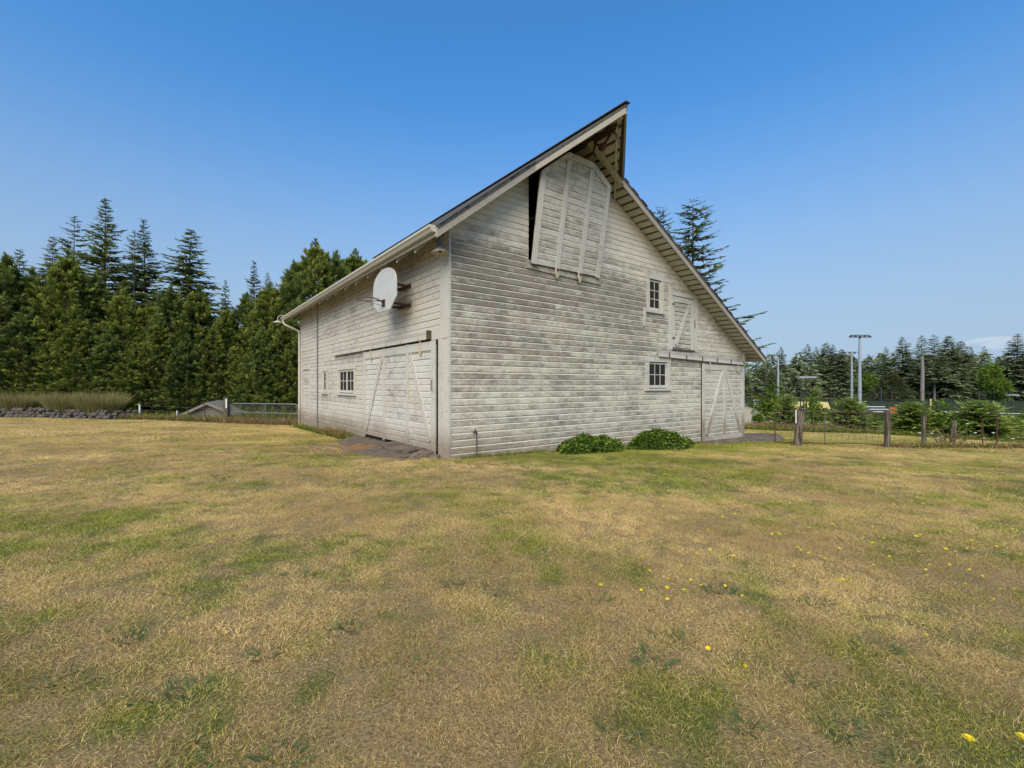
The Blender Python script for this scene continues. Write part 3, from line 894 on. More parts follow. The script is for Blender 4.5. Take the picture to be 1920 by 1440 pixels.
# ------------------------------------------------------------------ things fixed to or leaning on the barn
def barn_thing(name, x, y, z, label, cat, group=None):
    p = bw(x, y, z); return empty(name, p, TH, label, cat, group)

bb = barn_thing("basketball_hoop", -.52, 2.08, 3.20, "white fan-shaped basketball backboard with rusty netless rim on the barn side wall", "basketball hoop")
pts = [(-.36, 0), (.36, 0), (.69, .24), (.70, .56)]
for i in range(1, 14):
    t = math.pi*i/14; pts.append((.70*math.cos(t)*(1.0), .56+.42*math.sin(t)**.85))
pts.append((-.70, .56)); pts.append((-.69, .24))
slab(lambda a, d, z: (-d, a, z), pts, 0, .03, "backboard", M['backboard'], bb, bevel=.006)
m = MB(); cx, cz = -.40, .235
ring = [(cx+.23*math.cos(t), .23*math.sin(t), cz) for t in np.linspace(0, 2*math.pi, 29)]
m.tube(ring, .009, 6, cap=False)
for s_ in (-1, 1): m.tube([(-.045, s_*.07, cz-.10), (-.20, s_*.19, cz-.045), (-.36, s_*.225, cz-.01)], .006, 5)
m.build("rim", M['rust'], bb)
MB().box(-.05, -.031, -.075, .075, cz-.13, cz+.03).box(-.17, -.05, -.05, .05, cz-.012, cz+.006).build("rim_plate", M['rust'], bb)
for zz in (.60, .16):
    m = MB()
    for s_ in (-1, 1):
        m.beam((.001, s_*.33, zz), (.50, s_*.18, zz), .035, .05)
    m.beam((.47, -.33, zz), (.47, .33, zz), .03, .06)
    m.build("wall_bracket", M['rust'], bb)

def bell_lamp(name, p, label, big=True):
    o = empty(name, p, 0, label, "lamp", "old lamps hanging from the barn eaves")
    k = 1.0 if big else .75
    if big:
        MB().lathe([(0.0, .10), (.055, .10), (.075, .085), (.078, -.07), (.082, -.075)], n=18).build("lamp_housing", M['metal'], o, smooth=True)
        MB().lathe([(.078, -.07), (.10, -.10), (.165, -.145), (.172, -.155), (.165, -.155), (.10, -.112), (.05, -.105), (0, -.105)], n=22).build("lamp_shade", M['gutter'], o, smooth=True)
        MB().lathe([(0, -.11), (.022, -.115), (.026, -.14), (0, -.16)], n=10).build("lamp_bulb", M['darkwood'], o, smooth=True)
        MB().tube([(0, 0, .10), (0, 0, .20)], .03, 8).build("lamp_mount", M['pipe'], o)
    else:
        MB().lathe([(0, 0), (.06, -.01), (.16, -.06), (.20, -.09), (.195, -.09), (.05, -.03), (0, -.03)], n=20).build("lamp_shade", M['gutter'], o, smooth=True)
        MB().tube([(0, 0, -.01), (0, 0, .12), (.05, .03, .2), (.15, .08, .24), (.28, .16, .22)], .014, 6).build("lamp_arm", M['gutter'], o)
    return o
bell_lamp("eave_lamp", bw(-.27, -.10, 4.24), "grey bell-shaped lamp under the near corner of the barn eave")
bell_lamp("eave_lamp", bw(-.82, L+.50, 4.22), "small flat-shaded gooseneck lamp at the far end of the barn gutter", False)

tl = barn_thing("hay_trolley", RIDGE, -1.05, 7.13, "rusty iron hay trolley hanging on its track under the roof peak", "hay trolley")
m = MB(); m.beam((0, -.28, 0), (0, .22, 0), .06, .10); m.beam((0, -.28, -.05), (.02, .0, -.24), .04, .05); m.beam((0, .22, -.05), (.02, 0, -.24), .04, .05); m.build("trolley_frame", M['rust'], tl)
for yy in (-.22, .16):
    for s_ in (-1, 1):
        m = MB(); m.tube([(s_*.03, yy, .05), (s_*.07, yy, .05)], .06, 12); m.build("wheel", M['rust'], tl)
m = MB(); m.tube([(-.03, 0, -.24), (.05, 0, -.24)], .085, 12); m.build("pulley", M['rust'], tl)
m = MB(); m.tube([(.02, -.25, .04), (.05, -.40, -.12), (.10, -.42, -.30)], .028, 6); m.tube([(.02, .18, -.02), (.06, .30, -.20), (.12, .28, -.32)], .028, 6); m.build("trip_arm", M['rust'], tl)

tp = barn_thing("standpipe_tap", .60, -.07, 0, "thin dark standpipe with garden tap against the gable wall near the corner", "tap")
MB().tube([(0, 0, -.15), (0, 0, .50)], .014, 6).build("pipe", M['wire'], tp)
MB().tube([(0, 0, .50), (-.035, -.02, .54), (-.10, -.03, .52)], .02, 6).tube([(-.05, -.03, .53), (-.05, -.03, .60)], .012, 6).build("spout", M['poledark'], tp)

# concrete apron before the side door
def pad(name, poly, zf, thick, mat, label, cat, n_in=0, seed=1):
    rnd = random.Random(seed); pts = []
    for i in range(len(poly)):
        a = Vector(poly[i]); b = Vector(poly[(i+1) % len(poly)]); k = max(1, int((b-a).length/.16))
        for j in range(k):
            p = a.lerp(b, j/k); pts.append((p.x+rnd.uniform(-.035, .035), p.y+rnd.uniform(-.035, .035)))
    me = MB(); me.prism(pts, lambda x, y: (x, y, zf(x, y)-thick), lambda x, y: (x, y, zf(x, y)+rnd.uniform(-.006, .006)))
    o = me.build(name, M[mat]); o.location = C0; o.rotation_euler = (0, 0, TH)
    return tag(o, label, cat, kind="structure")
pad("concrete_apron", [(-.03, .92), (-.45, .66), (-1.0, .44), (-1.2, .95), (-1.27, 1.6), (-1.3, 2.4), (-1.2, 3.2), (-.95, 4.1), (-.6, 5.0), (-.03, 5.9)],
    lambda x, y: .11 + .075*x - .018*y, .5, 'apron', "cracked concrete apron in front of the side sliding door", "concrete apron")
pad("concrete_slab", [(-.04, .98), (-.5, .85), (-.62, 1.6), (-.5, 2.6), (-.04, 2.75)],
    lambda x, y: .145 + .06*x - .012*y, .2, 'apron', "broken raised slab of concrete under the sliding door", "concrete slab", seed=5)
pad("asphalt_ramp", [(9.0, -.03), (9.0, -.6), (9.5, -1.1), (10.6, -1.25), (11.8, -1.2), (13.1, -.95), (14.3, -.2), (13.2, .35), (12.06, .3), (12.06, -.03)],
    lambda x, y: -.30 - .012*(x-9) + .07*y, .5, 'dirt', "dark crumbled asphalt ramp in front of the gable sliding door", "ramp", seed=3)

def stone(name, x, y, z, sx, sy, sz, rz, mat, seed, parent=None, world=True):
    r_ = random.Random(seed)
    vs = []; fs = []; nu, nv = 7, 5
    for j in range(nv):
        ph = math.pi*(j/(nv-1)-.5)
        for i in range(nu):
            th = 2*math.pi*i/nu
            k = 1+r_.uniform(-.16, .16)
            e = lambda v_: math.copysign(abs(v_)**.75, v_)
            vs.append((e(math.cos(th)*math.cos(ph))*sx*k, e(math.sin(th)*math.cos(ph))*sy*k, e(math.sin(ph))*sz*(1+r_.uniform(-.12, .12))))
    for j in range(nv-1):
        for i in range(nu):
            fs.append((j*nu+i, j*nu+(i+1) % nu, (j+1)*nu+(i+1) % nu, (j+1)*nu+i))
    m = MB(); m.add(vs, fs); o = m.build(name, M[mat], parent)
    o.location = (x, y, z); o.rotation_euler = (r_.uniform(-.2, .2), r_.uniform(-.2, .2), rz)
    return o
rocks = [(-.22, .62, .05, .22, .18, .09, "pale slab-sided rock topmost in the rubble beside the barn corner"),
         (-.18, .30, .0, .25, .13, .08, "long reddish rock closest to the barn corner board"),
         (-.50, .52, .02, .15, .13, .11, "dark block of rubble at the broken edge of the apron"),
         (-.62, .28, .0, .11, .10, .10, "small tan rock in front of the apron rubble"),
         (-.86, .34, -.0, .15, .10, .07, "flat dark chunk of broken concrete under the front edge of the apron"),
         (-1.14, .50, -.02, .12, .10, .06, "crumbled dark chunk left of the other apron rubble")]
for i, (x, y, z, a, b, c, lb) in enumerate(rocks):
    p = bw(x, y, z); o = stone("rock", p.x, p.y, p.z, a, b, c, TH+i, 'rock', 40+i)
    tag(o, lb, "rock", "rubble at the end of the concrete apron")

# ------------------------------------------------------------------ vegetation generators
def quads_to_mesh(name, P, mat, tint, parent=None):
    "P: N x 4 x 3 corner points"
    n = len(P)
    return np_mesh(name, P.reshape(-1, 3), np.arange(n*4), np.full(n, 4), mat, parent, {"tint": np.repeat(tint, 4)})

def strips(base, dirs, length, width, r_, taper=.25, roll=None):
    n = len(base)
    d = dirs/np.linalg.norm(dirs, axis=1, keepdims=True)
    rv = r_.normal(size=(n, 3)) if roll is None else roll
    a = np.cross(d, rv); a /= np.linalg.norm(a, axis=1, keepdims=True)+1e-9
    w = np.broadcast_to(width, (n,))[:, None]/2; l = np.broadcast_to(length, (n,))[:, None]
    tip = base+d*l
    return np.stack([base-a*w, base+a*w, tip+a*w*taper, tip-a*w*taper], 1)

def make_cypress(h, r, seed, mat, name="cypress_tree", n=1150, per=15, base_z=.0, spread=1.0, leaf=.20, plume=1.0):
    "dense hedge conifer: plumes pointing out and up all over the crown, down to the ground"
    r_ = np.random.default_rng(seed)
    t = r_.random(n)**1.0
    z = base_z + t*(h-base_z)*.95
    prof = np.clip((1-t)**.80*1.25, .015, 1)*np.clip(.80+.5*t, .7, 1)*np.where(t < .12, .8+t*1.6, 1)
    az = r_.random(n)*2*math.pi
    lump = 1+.22*np.sin(az*3+seed)*np.cos(t*9+seed)+.14*np.sin(az*7+t*17)
    depth = 1-.5*r_.random(n)**1.3
    rad = r*prof*lump*depth
    c = np.stack([np.cos(az)*rad, np.sin(az)*rad, z], 1)
    out = np.stack([np.cos(az), np.sin(az), np.zeros(n)], 1)
    upk = .35+.9*t[:, None]
    ax = out*spread + np.array([0, 0, 1])*upk + r_.normal(size=(n, 3))*.28
    nl = n//6; q_ = r_.integers(0, 9, nl); la = q_*2.4+seed; lr = r*np.array([0, .25, .35, .42, .5, .55, .3, .6, .48])[q_]; lt = np.array([1.0, .93, .88, .83, .76, .72, .9, .66, .8])[q_]*h
    k_ = r_.random(nl); c[:nl] = np.stack([np.cos(la)*lr, np.sin(la)*lr, lt-k_*h*.13], 1)+r_.normal(size=(nl, 3))*(r*.03)*k_[:, None]
    ax[:nl] = np.array([0, 0, 1.3])+r_.normal(size=(nl, 3))*(.2+.5*k_[:, None]); t[:nl] = .93-.35*k_
    ax /= np.linalg.norm(ax, axis=1, keepdims=True)
    ln = (.55+.75*r_.random(n))*(.45+.65*(1-t))*plume
    ci = np.repeat(np.arange(n), per)
    s_ = r_.random(n*per)
    b = c[ci]+ax[ci]*(ln[ci]*s_)[:, None]+np.array([0, 0, -.16])*(ln[ci]*s_**2)[:, None]
    side = r_.normal(size=(n*per, 3)); side[:, 2] *= .35; side -= ax[ci]*np.sum(side*ax[ci], 1, keepdims=True)
    side /= np.linalg.norm(side, axis=1, keepdims=True)
    wid = (.30*(1.05-s_)*ln[ci]*r_.random(n*per))[:, None]
    b = b+side*wid
    dr = ax[ci]*.9+side*.55+np.array([0, 0, -.10])+r_.normal(size=(n*per, 3))*.18
    P = strips(b, dr, leaf*(.6+.8*r_.random(n*per))*(1.1-.45*s_), leaf*.30, r_)
    tint = np.clip(.0+.34*r_.random(n)[ci]+.18*r_.random(n*per)+.52*s_**2, 0, 1)  # paler plume tips, inner leaves darkened: shade between plumes put into the tint
    crown = quads_to_mesh("crown", P, mat, tint)
    m = MB(); m.tube([(0, 0, -.3), (0, 0, h*.5), (0, 0, h*.93)], .16*r/2, 7, .02)
    for i in range(14):
        a = r_.random()*6.28; zz = h*(.08+.75*i/14); L_ = r*.6*(1-i/16)
        m.tube([(0, 0, zz), (math.cos(a)*L_, math.sin(a)*L_, zz+L_*.35)], .035, 5, .01)
    tr = m.build("trunk", M['bark'])
    e = empty(name); crown.parent = e; tr.parent = e
    return e

def make_fir(h, r, seed, mat, name="fir_tree", whorls=34, per=6, clear=.12, droop=.35, up=.15, gaps=.0, leaf=.42, power=.8, trunkmat='bark', tw=13):
    "layered conifer: whorls of drooping boughs with flat side sprays"
    r_ = np.random.default_rng(seed)
    B = []; D = []; Ln = []; T = []; Wd = []
    m = MB(); lean = r_.normal(size=2)*.012*h
    def axis(z): return np.array([lean[0]*(z/h)**2, lean[1]*(z/h)**2, z])
    top_ = axis(h*.97)
    for q in range(14): B.append(top_+np.array([0, 0, h*.03*(q/14-.3)])); D.append(r_.normal(size=3)*.5+np.array([0, 0, .9])); Ln.append(leaf*.22); T.append(.5); Wd.append(leaf*.08)
    m.tube([tuple(axis(zz)+np.array([0, 0, -.3 if zz == 0 else 0])) for zz in np.linspace(0, h*.985, 7)], max(.10, h*.013), 7, .015)
    for i in range(whorls):
        t = clear+(1-clear)*((i+.5)/whorls)
        k = max(3, int(per*(1-.3*t)))
        for j in range(k):
            if r_.random() < gaps*(1-t*.4): continue
            az = 2*math.pi*(j+r_.random()*.9)/k+i*1.3
            tt = min(.995, t+r_.uniform(-.5, .5)/whorls)
            L_ = r*((1-tt)**power*1.0+.03)*(.62+.5*r_.random())
            if gaps > 0 and r_.random() < .15: L_ *= 1.35
            o = np.array([math.cos(az), math.sin(az), 0]); p0 = axis(h*tt)
            dr_ = droop*(1.1-tt)
            def pt(s): return p0+o*L_*s+np.array([0, 0, L_*(up*s-dr_*s*s+.10*s**4)])
            if L_ > .5: m.tube([tuple(pt(0)), tuple(pt(.45)), tuple(pt(.92))], .012+.012*L_, 4, .006, cap=False)
            nt = max(4, int(tw*L_/r+3))
            for q in range(nt):
                s = .12+.88*(q+r_.random())/nt
                sgn = 1 if q % 2 else -1
                tang = pt(min(1, s+.05))-pt(s-.05); tang /= np.linalg.norm(tang)
                sd_ = np.array([-math.sin(az), math.cos(az), 0])*sgn
                dd = tang*.75+sd_*(.95-.45*s)+np.array([0, 0, -.18])+r_.normal(size=3)*.14
                ll = leaf*(.55+.9*r_.random())*(1.25-.55*s)*(.22+.8*min(1.0, L_/r*1.25))
                B.append(pt(s)); D.append(dd); Ln.append(ll); T.append(.6*r_.random()+.4*s); Wd.append(ll*.36)
                if r_.random() < .75:
                    B.append(pt(s)+dd/np.linalg.norm(dd)*ll*.35); D.append(dd*.5+tang*.7+r_.normal(size=3)*.2); Ln.append(ll*.7); T.append(.6*r_.random()+.4*s); Wd.append(ll*.24)
    B = np.array(B); D = np.array(D); n = len(B)
    # sprays lie mostly flat
    roll = np.tile(np.array([0, 0, 1.0]), (n, 1))+r_.normal(size=(n, 3))*.45
    P = strips(B, D, np.array(Ln), np.array(Wd), r_, .2, roll)
    crown = quads_to_mesh("crown", P, mat, np.array(T))
    tr = m.build("trunk", M[trunkmat])
    e = empty(name); crown.parent = e; tr.parent = e
    return e

def make_leafy(h, r, seed, mat, name="broadleaf_tree", n=2600, leaf=.12, trunk_h=.3, blobs=16, flat=.8):
    r_ = np.random.default_rng(seed)
    bc = r_.normal(size=(blobs, 3)); bc /= np.linalg.norm(bc, axis=1, keepdims=True)
    bc *= r_.random((blobs, 1))**.5*np.array([r*.75, r*.75, (h*(1-trunk_h))*.40])
    bc[:, 2] += h*trunk_h+(h*(1-trunk_h))*.5
    br = r*(.24+.25*r_.random(blobs))
    bi = r_.integers(0, blobs, n)
    d = r_.normal(size=(n, 3)); d /= np.linalg.norm(d, axis=1, keepdims=True)
    p = bc[bi]+d*(br[bi]*(.55+.5*r_.random(n)))[:, None]
    p[:, 2] = np.maximum(p[:, 2], .04)
    dd = d+r_.normal(size=(n, 3))*.6+np.array([0, 0, -.1])
    P = strips(p, dd, leaf*(.7+.7*r_.random(n)), leaf*.75, r_, .35)
    tint = np.clip(.5*r_.random(blobs)[bi]+.6*r_.random(n), 0, 1)
    crown = quads_to_mesh("crown", P, mat, tint)
    m = MB(); m.tube([(0, 0, -.2), (0, 0, h*.45), (0, 0, h*.75)], .03*h/2+.02, 6, .01)
    for k in range(min(blobs, 9)):
        m.tube([(0, 0, h*.25), tuple(bc[k]*np.array([.6, .6, 1])-np.array([0, 0, .1])), tuple(bc[k])], .02, 4, .006, cap=False)
    tr = m.build("trunk", M['bark'])
    e = empty(name); crown.parent = e; tr.parent = e
    return e

def place(proto, used, x, y, z, sxy, sz, rz, label, cat, group=None):
    o = proto if not used else copy_tree(proto)
    o.location = (x, y, z); o.scale = (sxy, sxy, sz); o.rotation_euler = (0, 0, rz)
    tag(o, label, cat, group)
    return o

# left: hedge of cypresses
cyp = [make_cypress(10, 2.6, 11, M['cypress'], n=720, leaf=.21, per=46, plume=1.3), make_cypress(10, 2.7, 12, M['cypress'], n=720, leaf=.21, per=46, plume=1.3), make_cypress(10, 2.5, 13, M['cypress2'], n=720, leaf=.21, per=46, plume=1.3)]
used = [False]*3
hedge = [(-120, 470, 30, 1.1), (-50, 485, 30, 1.0), (12, 492, 30, 1.0), (62, 515, 31, .9), (128, 482, 31, 1.05), (182, 528, 32, .95), (232, 552, 32, .95), (278, 575, 33, .85),
         (322, 548, 33, .95), (372, 545, 33, .95), (425, 582, 33, .95), (462, 560, 34, .9), (508, 540, 34, .95), (552, 505, 35, .95), (590, 462, 36, 1.05), (632, 485, 38, .95), (668, 480, 40, .95)]
where = ["cut by the left edge of the photo frame", "second from the left edge, in the back of the hedge", "rising behind the left ornamental grass clump", "narrow one between two taller hedge trees at far left",
 "tall bright one left of the tall firs", "below the tallest fir", "with a rounded top below the paired firs", "low topped one in the dip of the hedge", "bright topped one left of the broad dark fir",
 "bright topped one right under the broad dark fir", "low one behind the shed roof", "behind the wooden gate post", "above the middle of the chain-link gate", "left neighbour of the tallest cypress beside the barn",
 "tallest one of the hedge, just left of the barn eave", "showing its tip above the barn eave", "last tip visible above the barn gutter"]
for i, (x, ty, dep, k) in enumerate(hedge):
    v = i % 3 if i < 11 else (2 if i % 2 else 1)
    X = px(x, dep); zb = -.9; hgt = pz(ty, dep)-zb
    place(cyp[v], used[v], X, dep, zb, (k*hgt/10*.95+.08)*random.uniform(.85, 1.12), hgt/10, i*1.7, "dense green hedge cypress " + where[i], "tree", "cypress hedge left of the barn"); used[v] = True
front = [(-20, 600, 28.5, 1.0), (45, 585, 28.7, 1.0), (95, 640, 29, .9), (150, 600, 29.2, 1.0), (205, 625, 29.6, .9), (262, 640, 30, .9), (300, 610, 30.5, .95), (350, 640, 30.5, .9), (400, 625, 31.5, .9), (445, 650, 32, .8), (490, 620, 32, .9), (535, 610, 32.5, .9), (580, 600, 33, .9)]
fw = ["behind the left end of the stone wall", "directly behind the left grass clump", "in the dark gap between the grass clumps", "behind the big right grass clump, left half", "behind the big right grass clump, right half", "above the end of the stone wall",
      "above the white stake", "left of the small shed", "directly behind the small shed", "above the wooden gate post", "behind the left half of the chain-link gate", "behind the right half of the chain-link gate", "touching the barn downspout in the view"]
for i, (x, ty, dep, k) in enumerate(front):
    v = (i+1) % 3
    X = px(x, dep); zb = -.6 if x < 250 else -1.4; hgt = pz(ty, dep)-zb
    place(cyp[v], True, X, dep, zb, k*.72, hgt/10, i*2.3+1, "short front-row cypress " + fw[i], "tree", "front row of the cypress hedge")

# left: tall firs behind
firA = make_fir(22, 6.2, 21, M['fir'], whorls=60, gaps=.10, droop=.30, up=.28, leaf=1.15, clear=.12, per=7, power=1.05, tw=40)
firB = make_fir(22, 6.6, 22, M['fir'], whorls=58, gaps=.03, droop=.42, up=.12, leaf=1.15, clear=.1, per=8, power=.88, tw=42)
firC = make_fir(22, 4.8, 23, M['fir'], whorls=46, gaps=.28, droop=.25, up=.25, leaf=1.05, clear=.2, per=6, power=.75, tw=28, trunkmat='barkpale')
usedf = {id(firA): False, id(firB): False, id(firC): False}
firs = [(firA, 195, 370, 55, 1.0, "tallest open-branched fir rising over the left of the hedge"),
        (firC, 137, 403, 57, .95, "thin fir with gaps just left of the tallest fir"),
        (firB, 93, 442, 56, .72, "dark fir leaning behind the hedge at far left, left of the thin fir"),
        (firB, 30, 466, 50, .8, "fir tip over the hedge at the left edge"),
        (firA, 276, 412, 58, .85, "pointed fir, right one of the overlapping pair"),
        (firC, 250, 432, 56, .95, "shorter fir, left one of the overlapping pair"),
        (firB, 350, 427, 56, 1.08, "broad dark fir with drooping boughs standing alone right of the pair"),
        (firB, 423, 524, 70, .55, "small pointed fir far off right of the broad dark fir"),
        (firA, 477, 490, 66, .75, "slim fir standing in the low dip of the skyline"),
        (firB, 505, 512, 75, .6, "little fir tip right of the slim fir"),
        (firB, 530, 516, 78, .5, "far tiny fir tip next to the tall cypress")]
for f, x, ty, dep, k, lb in firs:
    zb = -2; hgt = pz(ty, dep)-zb
    place(f, usedf[id(f)], px(x, dep), dep, zb, k*hgt/22, hgt/22, x*.1, lb, "tree", "tall firs behind the hedge"); usedf[id(f)] = True

# tree behind the barn on the right
bt = make_fir(15, 3.6, 31, M['fir'], whorls=48, gaps=.28, droop=.10, up=.12, leaf=.42, clear=.15, per=8, power=.5, tw=44)
place(bt, False, px(1298, 30), 30, -1.5, 1.12, (pz(376, 30)+1.5)/15, 2.2, "ragged fir with long bare-tipped branches behind the right roof slope", "tree")
place(bt, True, px(1237, 33), 33, -1.5, .8, (pz(386, 33)+1.5)/15, 4.4, "fir top just peeking over the right roof slope", "tree")

# right: far forest edge
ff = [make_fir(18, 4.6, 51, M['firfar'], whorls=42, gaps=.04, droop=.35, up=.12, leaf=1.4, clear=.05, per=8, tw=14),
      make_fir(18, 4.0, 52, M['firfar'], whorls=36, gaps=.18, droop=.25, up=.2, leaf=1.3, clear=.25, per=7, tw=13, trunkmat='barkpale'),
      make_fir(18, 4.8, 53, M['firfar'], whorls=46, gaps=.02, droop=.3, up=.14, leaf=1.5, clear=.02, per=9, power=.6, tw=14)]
uf = [False]*3
far = [(1398, 700, 120, 2, 1.0), (1428, 684, 125, 2, 1.0), (1464, 650, 128, 0, .9), (1446, 690, 118, 2, .9), (1492, 668, 130, 2, 1.0), (1514, 645, 132, 0, 1.0), (1530, 650, 135, 0, .9), (1548, 643, 130, 2, 1.0),
       (1562, 646, 128, 0, 1.0), (1578, 655, 125, 2, .9), (1594, 664, 132, 0, .9), (1612, 676, 128, 2, .8), (1629, 664, 140, 0, .8), (1646, 676, 135, 2, .8), (1662, 650, 120, 1, .9), (1693, 631, 118, 0, 1.15),
       (1729, 628, 112, 1, 1.05), (1752, 627, 112, 1, 1.2), (1779, 630, 115, 2, 1.0), (1800, 640, 118, 2, 1.0), (1820, 650, 120, 0, .8), (1845, 648, 118, 1, .7), (1872, 668, 110, 2, .8), (1906, 626, 105, 0, 1.3),
       (1940, 650, 105, 2, 1.1), (1985, 640, 105, 2, 1.1), (2040, 650, 105, 0, 1.1), (2100, 640, 108, 2, 1.1)]
fl = ["dark fir against the barn's right corner", "second far fir from the barn corner", "narrow pointed fir behind the left floodlight mast", "low rounded fir left of the left floodlight mast", "rounded far fir left of the dark lamp post",
      "pointed fir above the dark lamp post", "fir just right of the one above the dark lamp post", "highest fir of the dense left clump", "fir in the middle of the dense clump", "fir at the right shoulder of the dense clump",
      "fir behind the shorter floodlight mast", "low fir behind the tallest floodlight mast", "small distant fir right of the tallest floodlight mast", "low fir left of the olive cedar", "open fir with visible trunk above the olive cedar", "layered triangular fir right of the olive cedar",
      "tall fir with a long bare pale trunk", "tall fir leaning on the bare-trunked one", "broad fir left of the cloud", "broad fir under the left end of the cloud", "lower fir under the cloud", "small thin fir standing alone under the cloud", "low fir behind the bright maple", "tall layered fir at the right edge",
      "fir cut by the right edge of the photo", "fir just beyond the photo's right edge", "second fir outside the right edge", "third fir outside the right edge"]
for i, (x, ty, dep, v, k) in enumerate(far):
    zb = -2.2; hgt = pz(ty, dep)-zb
    place(ff[v], uf[v], px(x, dep), dep, zb, k*hgt/18*1.05, hgt/18, x*.37, "far " + fl[i] if not fl[i].startswith("far") else fl[i], "tree", "forest edge beyond the playing field"); uf[v] = True
# filler wood behind, reads as one mass
r_ = np.random.default_rng(77)
PP = []; TT = []
for i in range(200):
    x = r_.uniform(1385, 2140); dep = r_.uniform(122, 150); hgt = r_.uniform(6.5, 13)
    X = px(x, dep); n = 150
    t = r_.random(n)**.8; a = r_.random(n)*6.28; rad = 3.0*(1-t)**.7*(.5+.5*r_.random(n))
    b = np.stack([X+np.cos(a)*rad, dep+np.sin(a)*rad, -2.2+t*hgt], 1)
    d = np.stack([np.cos(a), np.sin(a), -.25+0*a], 1)+r_.normal(size=(n, 3))*.3
    PP.append(strips(b, d, .9+.8*r_.random(n), .5, r_)); TT.append(r_.random(n))
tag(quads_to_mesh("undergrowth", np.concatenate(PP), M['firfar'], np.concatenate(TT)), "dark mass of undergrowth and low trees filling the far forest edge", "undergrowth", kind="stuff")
oc = make_cypress(10, 3.4, 61, M['olive'], n=500, per=24, leaf=.42, plume=1.6, name="cedar_tree")
place(oc, False, px(1672, 100), 100, -2.2, 1.0, (pz(700, 100)+2.2)/10, 1, "rounded olive-green cedar in front of the far firs", "tree")
mp1 = make_leafy(8, 3.3, 62, M['maple'], "maple_tree", 3600, .36, .0, 24)
place(mp1, False, px(1862, 92), 92, -2.2, 1.0, (pz(682, 92)+2.2)/8, 0, "bright yellow-green maple among the dark firs at right", "tree")
place(mp1, True, px(1625, 112), 112, -2.2, 1.0, (pz(700, 112)+2.2)/8, 3, "dull green broadleaf tree between the floodlight masts and the olive cedar", "tree")

# right: young cedars and shrubs along the bank
yc = [make_fir(2.6, 1.35, 71 + q, M['young'], 'young_cedar', whorls=24, per=11, clear=.03, droop=.28, up=.42, gaps=.06, leaf=.30, power=.5, tw=20) for q in range(2)]
uy = [False, False]
for i, (x, ty, by, dep, hw, lb) in enumerate([(1476, 738, 812, 25.5, 30, "young cedar nearest the barn, with a reddish trunk foot"), (1592, 742, 812, 24, 40, "young cedar behind the middle of the wire gate"),
        (1710, 750, 822, 22, 44, "round young cedar between the two right wooden posts"), (1838, 747, 828, 20.5, 52, "largest spreading young cedar at the right"), (1890, 775, 828, 21, 30, "lower right lobe of young cedar foliage at the right")]):
    v = i % 2; zb = pz(by, dep); hgt = pz(ty, dep)-zb
    place(yc[v], uy[v], px(x, dep), dep, zb, hw/853*dep/1.30, hgt/2.75, i*1.9, lb, "shrub", "young cedars along the bank"); uy[v] = True
sh = make_leafy(1.6, .8, 81, M['maple'], "green_shrub", 1300, .11, .0, 12)
shr = [(1443, 726, 790, 30, 30, "leafy light green young tree beside the grey roofed shed"), (1530, 736, 812, 27, 22, "slim light green sapling right of the leaning post"), (1420, 770, 800, 26, 16, "yellow-green bush in front of the grey roofed shed"),
       (1638, 778, 812, 23.5, 20, "low yellow-green bush right of the middle cedar"), (1768, 758, 824, 21.5, 36, "bushy green shrub between the two large cedars"), (1800, 790, 826, 20.5, 26, "low shrub tucked before the largest cedar"), (1918, 770, 810, 22, 18, "yellow-green shrub cut by the right edge")]
for i, (x, ty, by, dep, hw, lb) in enumerate(shr):
    zb = pz(by, dep); hgt = pz(ty, dep)-zb
    place(sh, i > 0, px(x, dep), dep, zb, hw/853*dep/.8, hgt/1.6, i*2.1, lb, "shrub", "leafy shrubs along the bank")

# ivy mounds at the foot of the gable
def ivy(name, lx, ly, a, b, h, seed, label):
    r_ = np.random.default_rng(seed); n = 4600
    p = bw(lx, ly, 0); zb = hz_(p.x, p.y)-.01
    th = r_.random(n)*2*math.pi; rr = np.sqrt(r_.random(n))
    x = np.cos(th)*rr*a; y = np.sin(th)*rr*b
    lump = .42+.75*vnoise(x*2.6, y*2.6, 1, seed)+.45*vnoise(x*8, y*8, 1, seed)
    x = x*(1+.18*(vnoise(th*2, th*0, 1, seed)-.5)*2*rr)
    z = h*np.sqrt(np.clip(1-rr**2, 0, 1))**.9*lump*(1-.35*r_.random(n)**2)
    z = np.where(r_.random(n) < .12, z+.04, z)
    nrm = np.stack([x/a, y/b, .6+0*x], 1)
    B = np.stack([x, y, np.maximum(z, .01)], 1)
    d = nrm+r_.normal(size=(n, 3))*.55+np.array([0, 0, -.5])
    P = strips(B, d, .058*(.6+.8*r_.random(n)), .052, r_, .25, nrm+r_.normal(size=(n, 3))*.5)
    o = quads_to_mesh(name, P, M['ivy'], r_.random(n)); o.location = (p.x, p.y, zb); o.rotation_euler = (0, 0, TH)
    e = tag(o, label, "ivy bush", "ivy mounds against the gable wall")
    # woody core hidden in the leaves
    return e
ivy("ivy_bush", 3.52, -.52, .98, .48, .34, 5, "left low mound of ivy growing at the foot of the gable wall")
ivy("ivy_bush", 6.32, -.52, 1.20, .50, .40, 6, "right larger mound of ivy below the ground floor window")

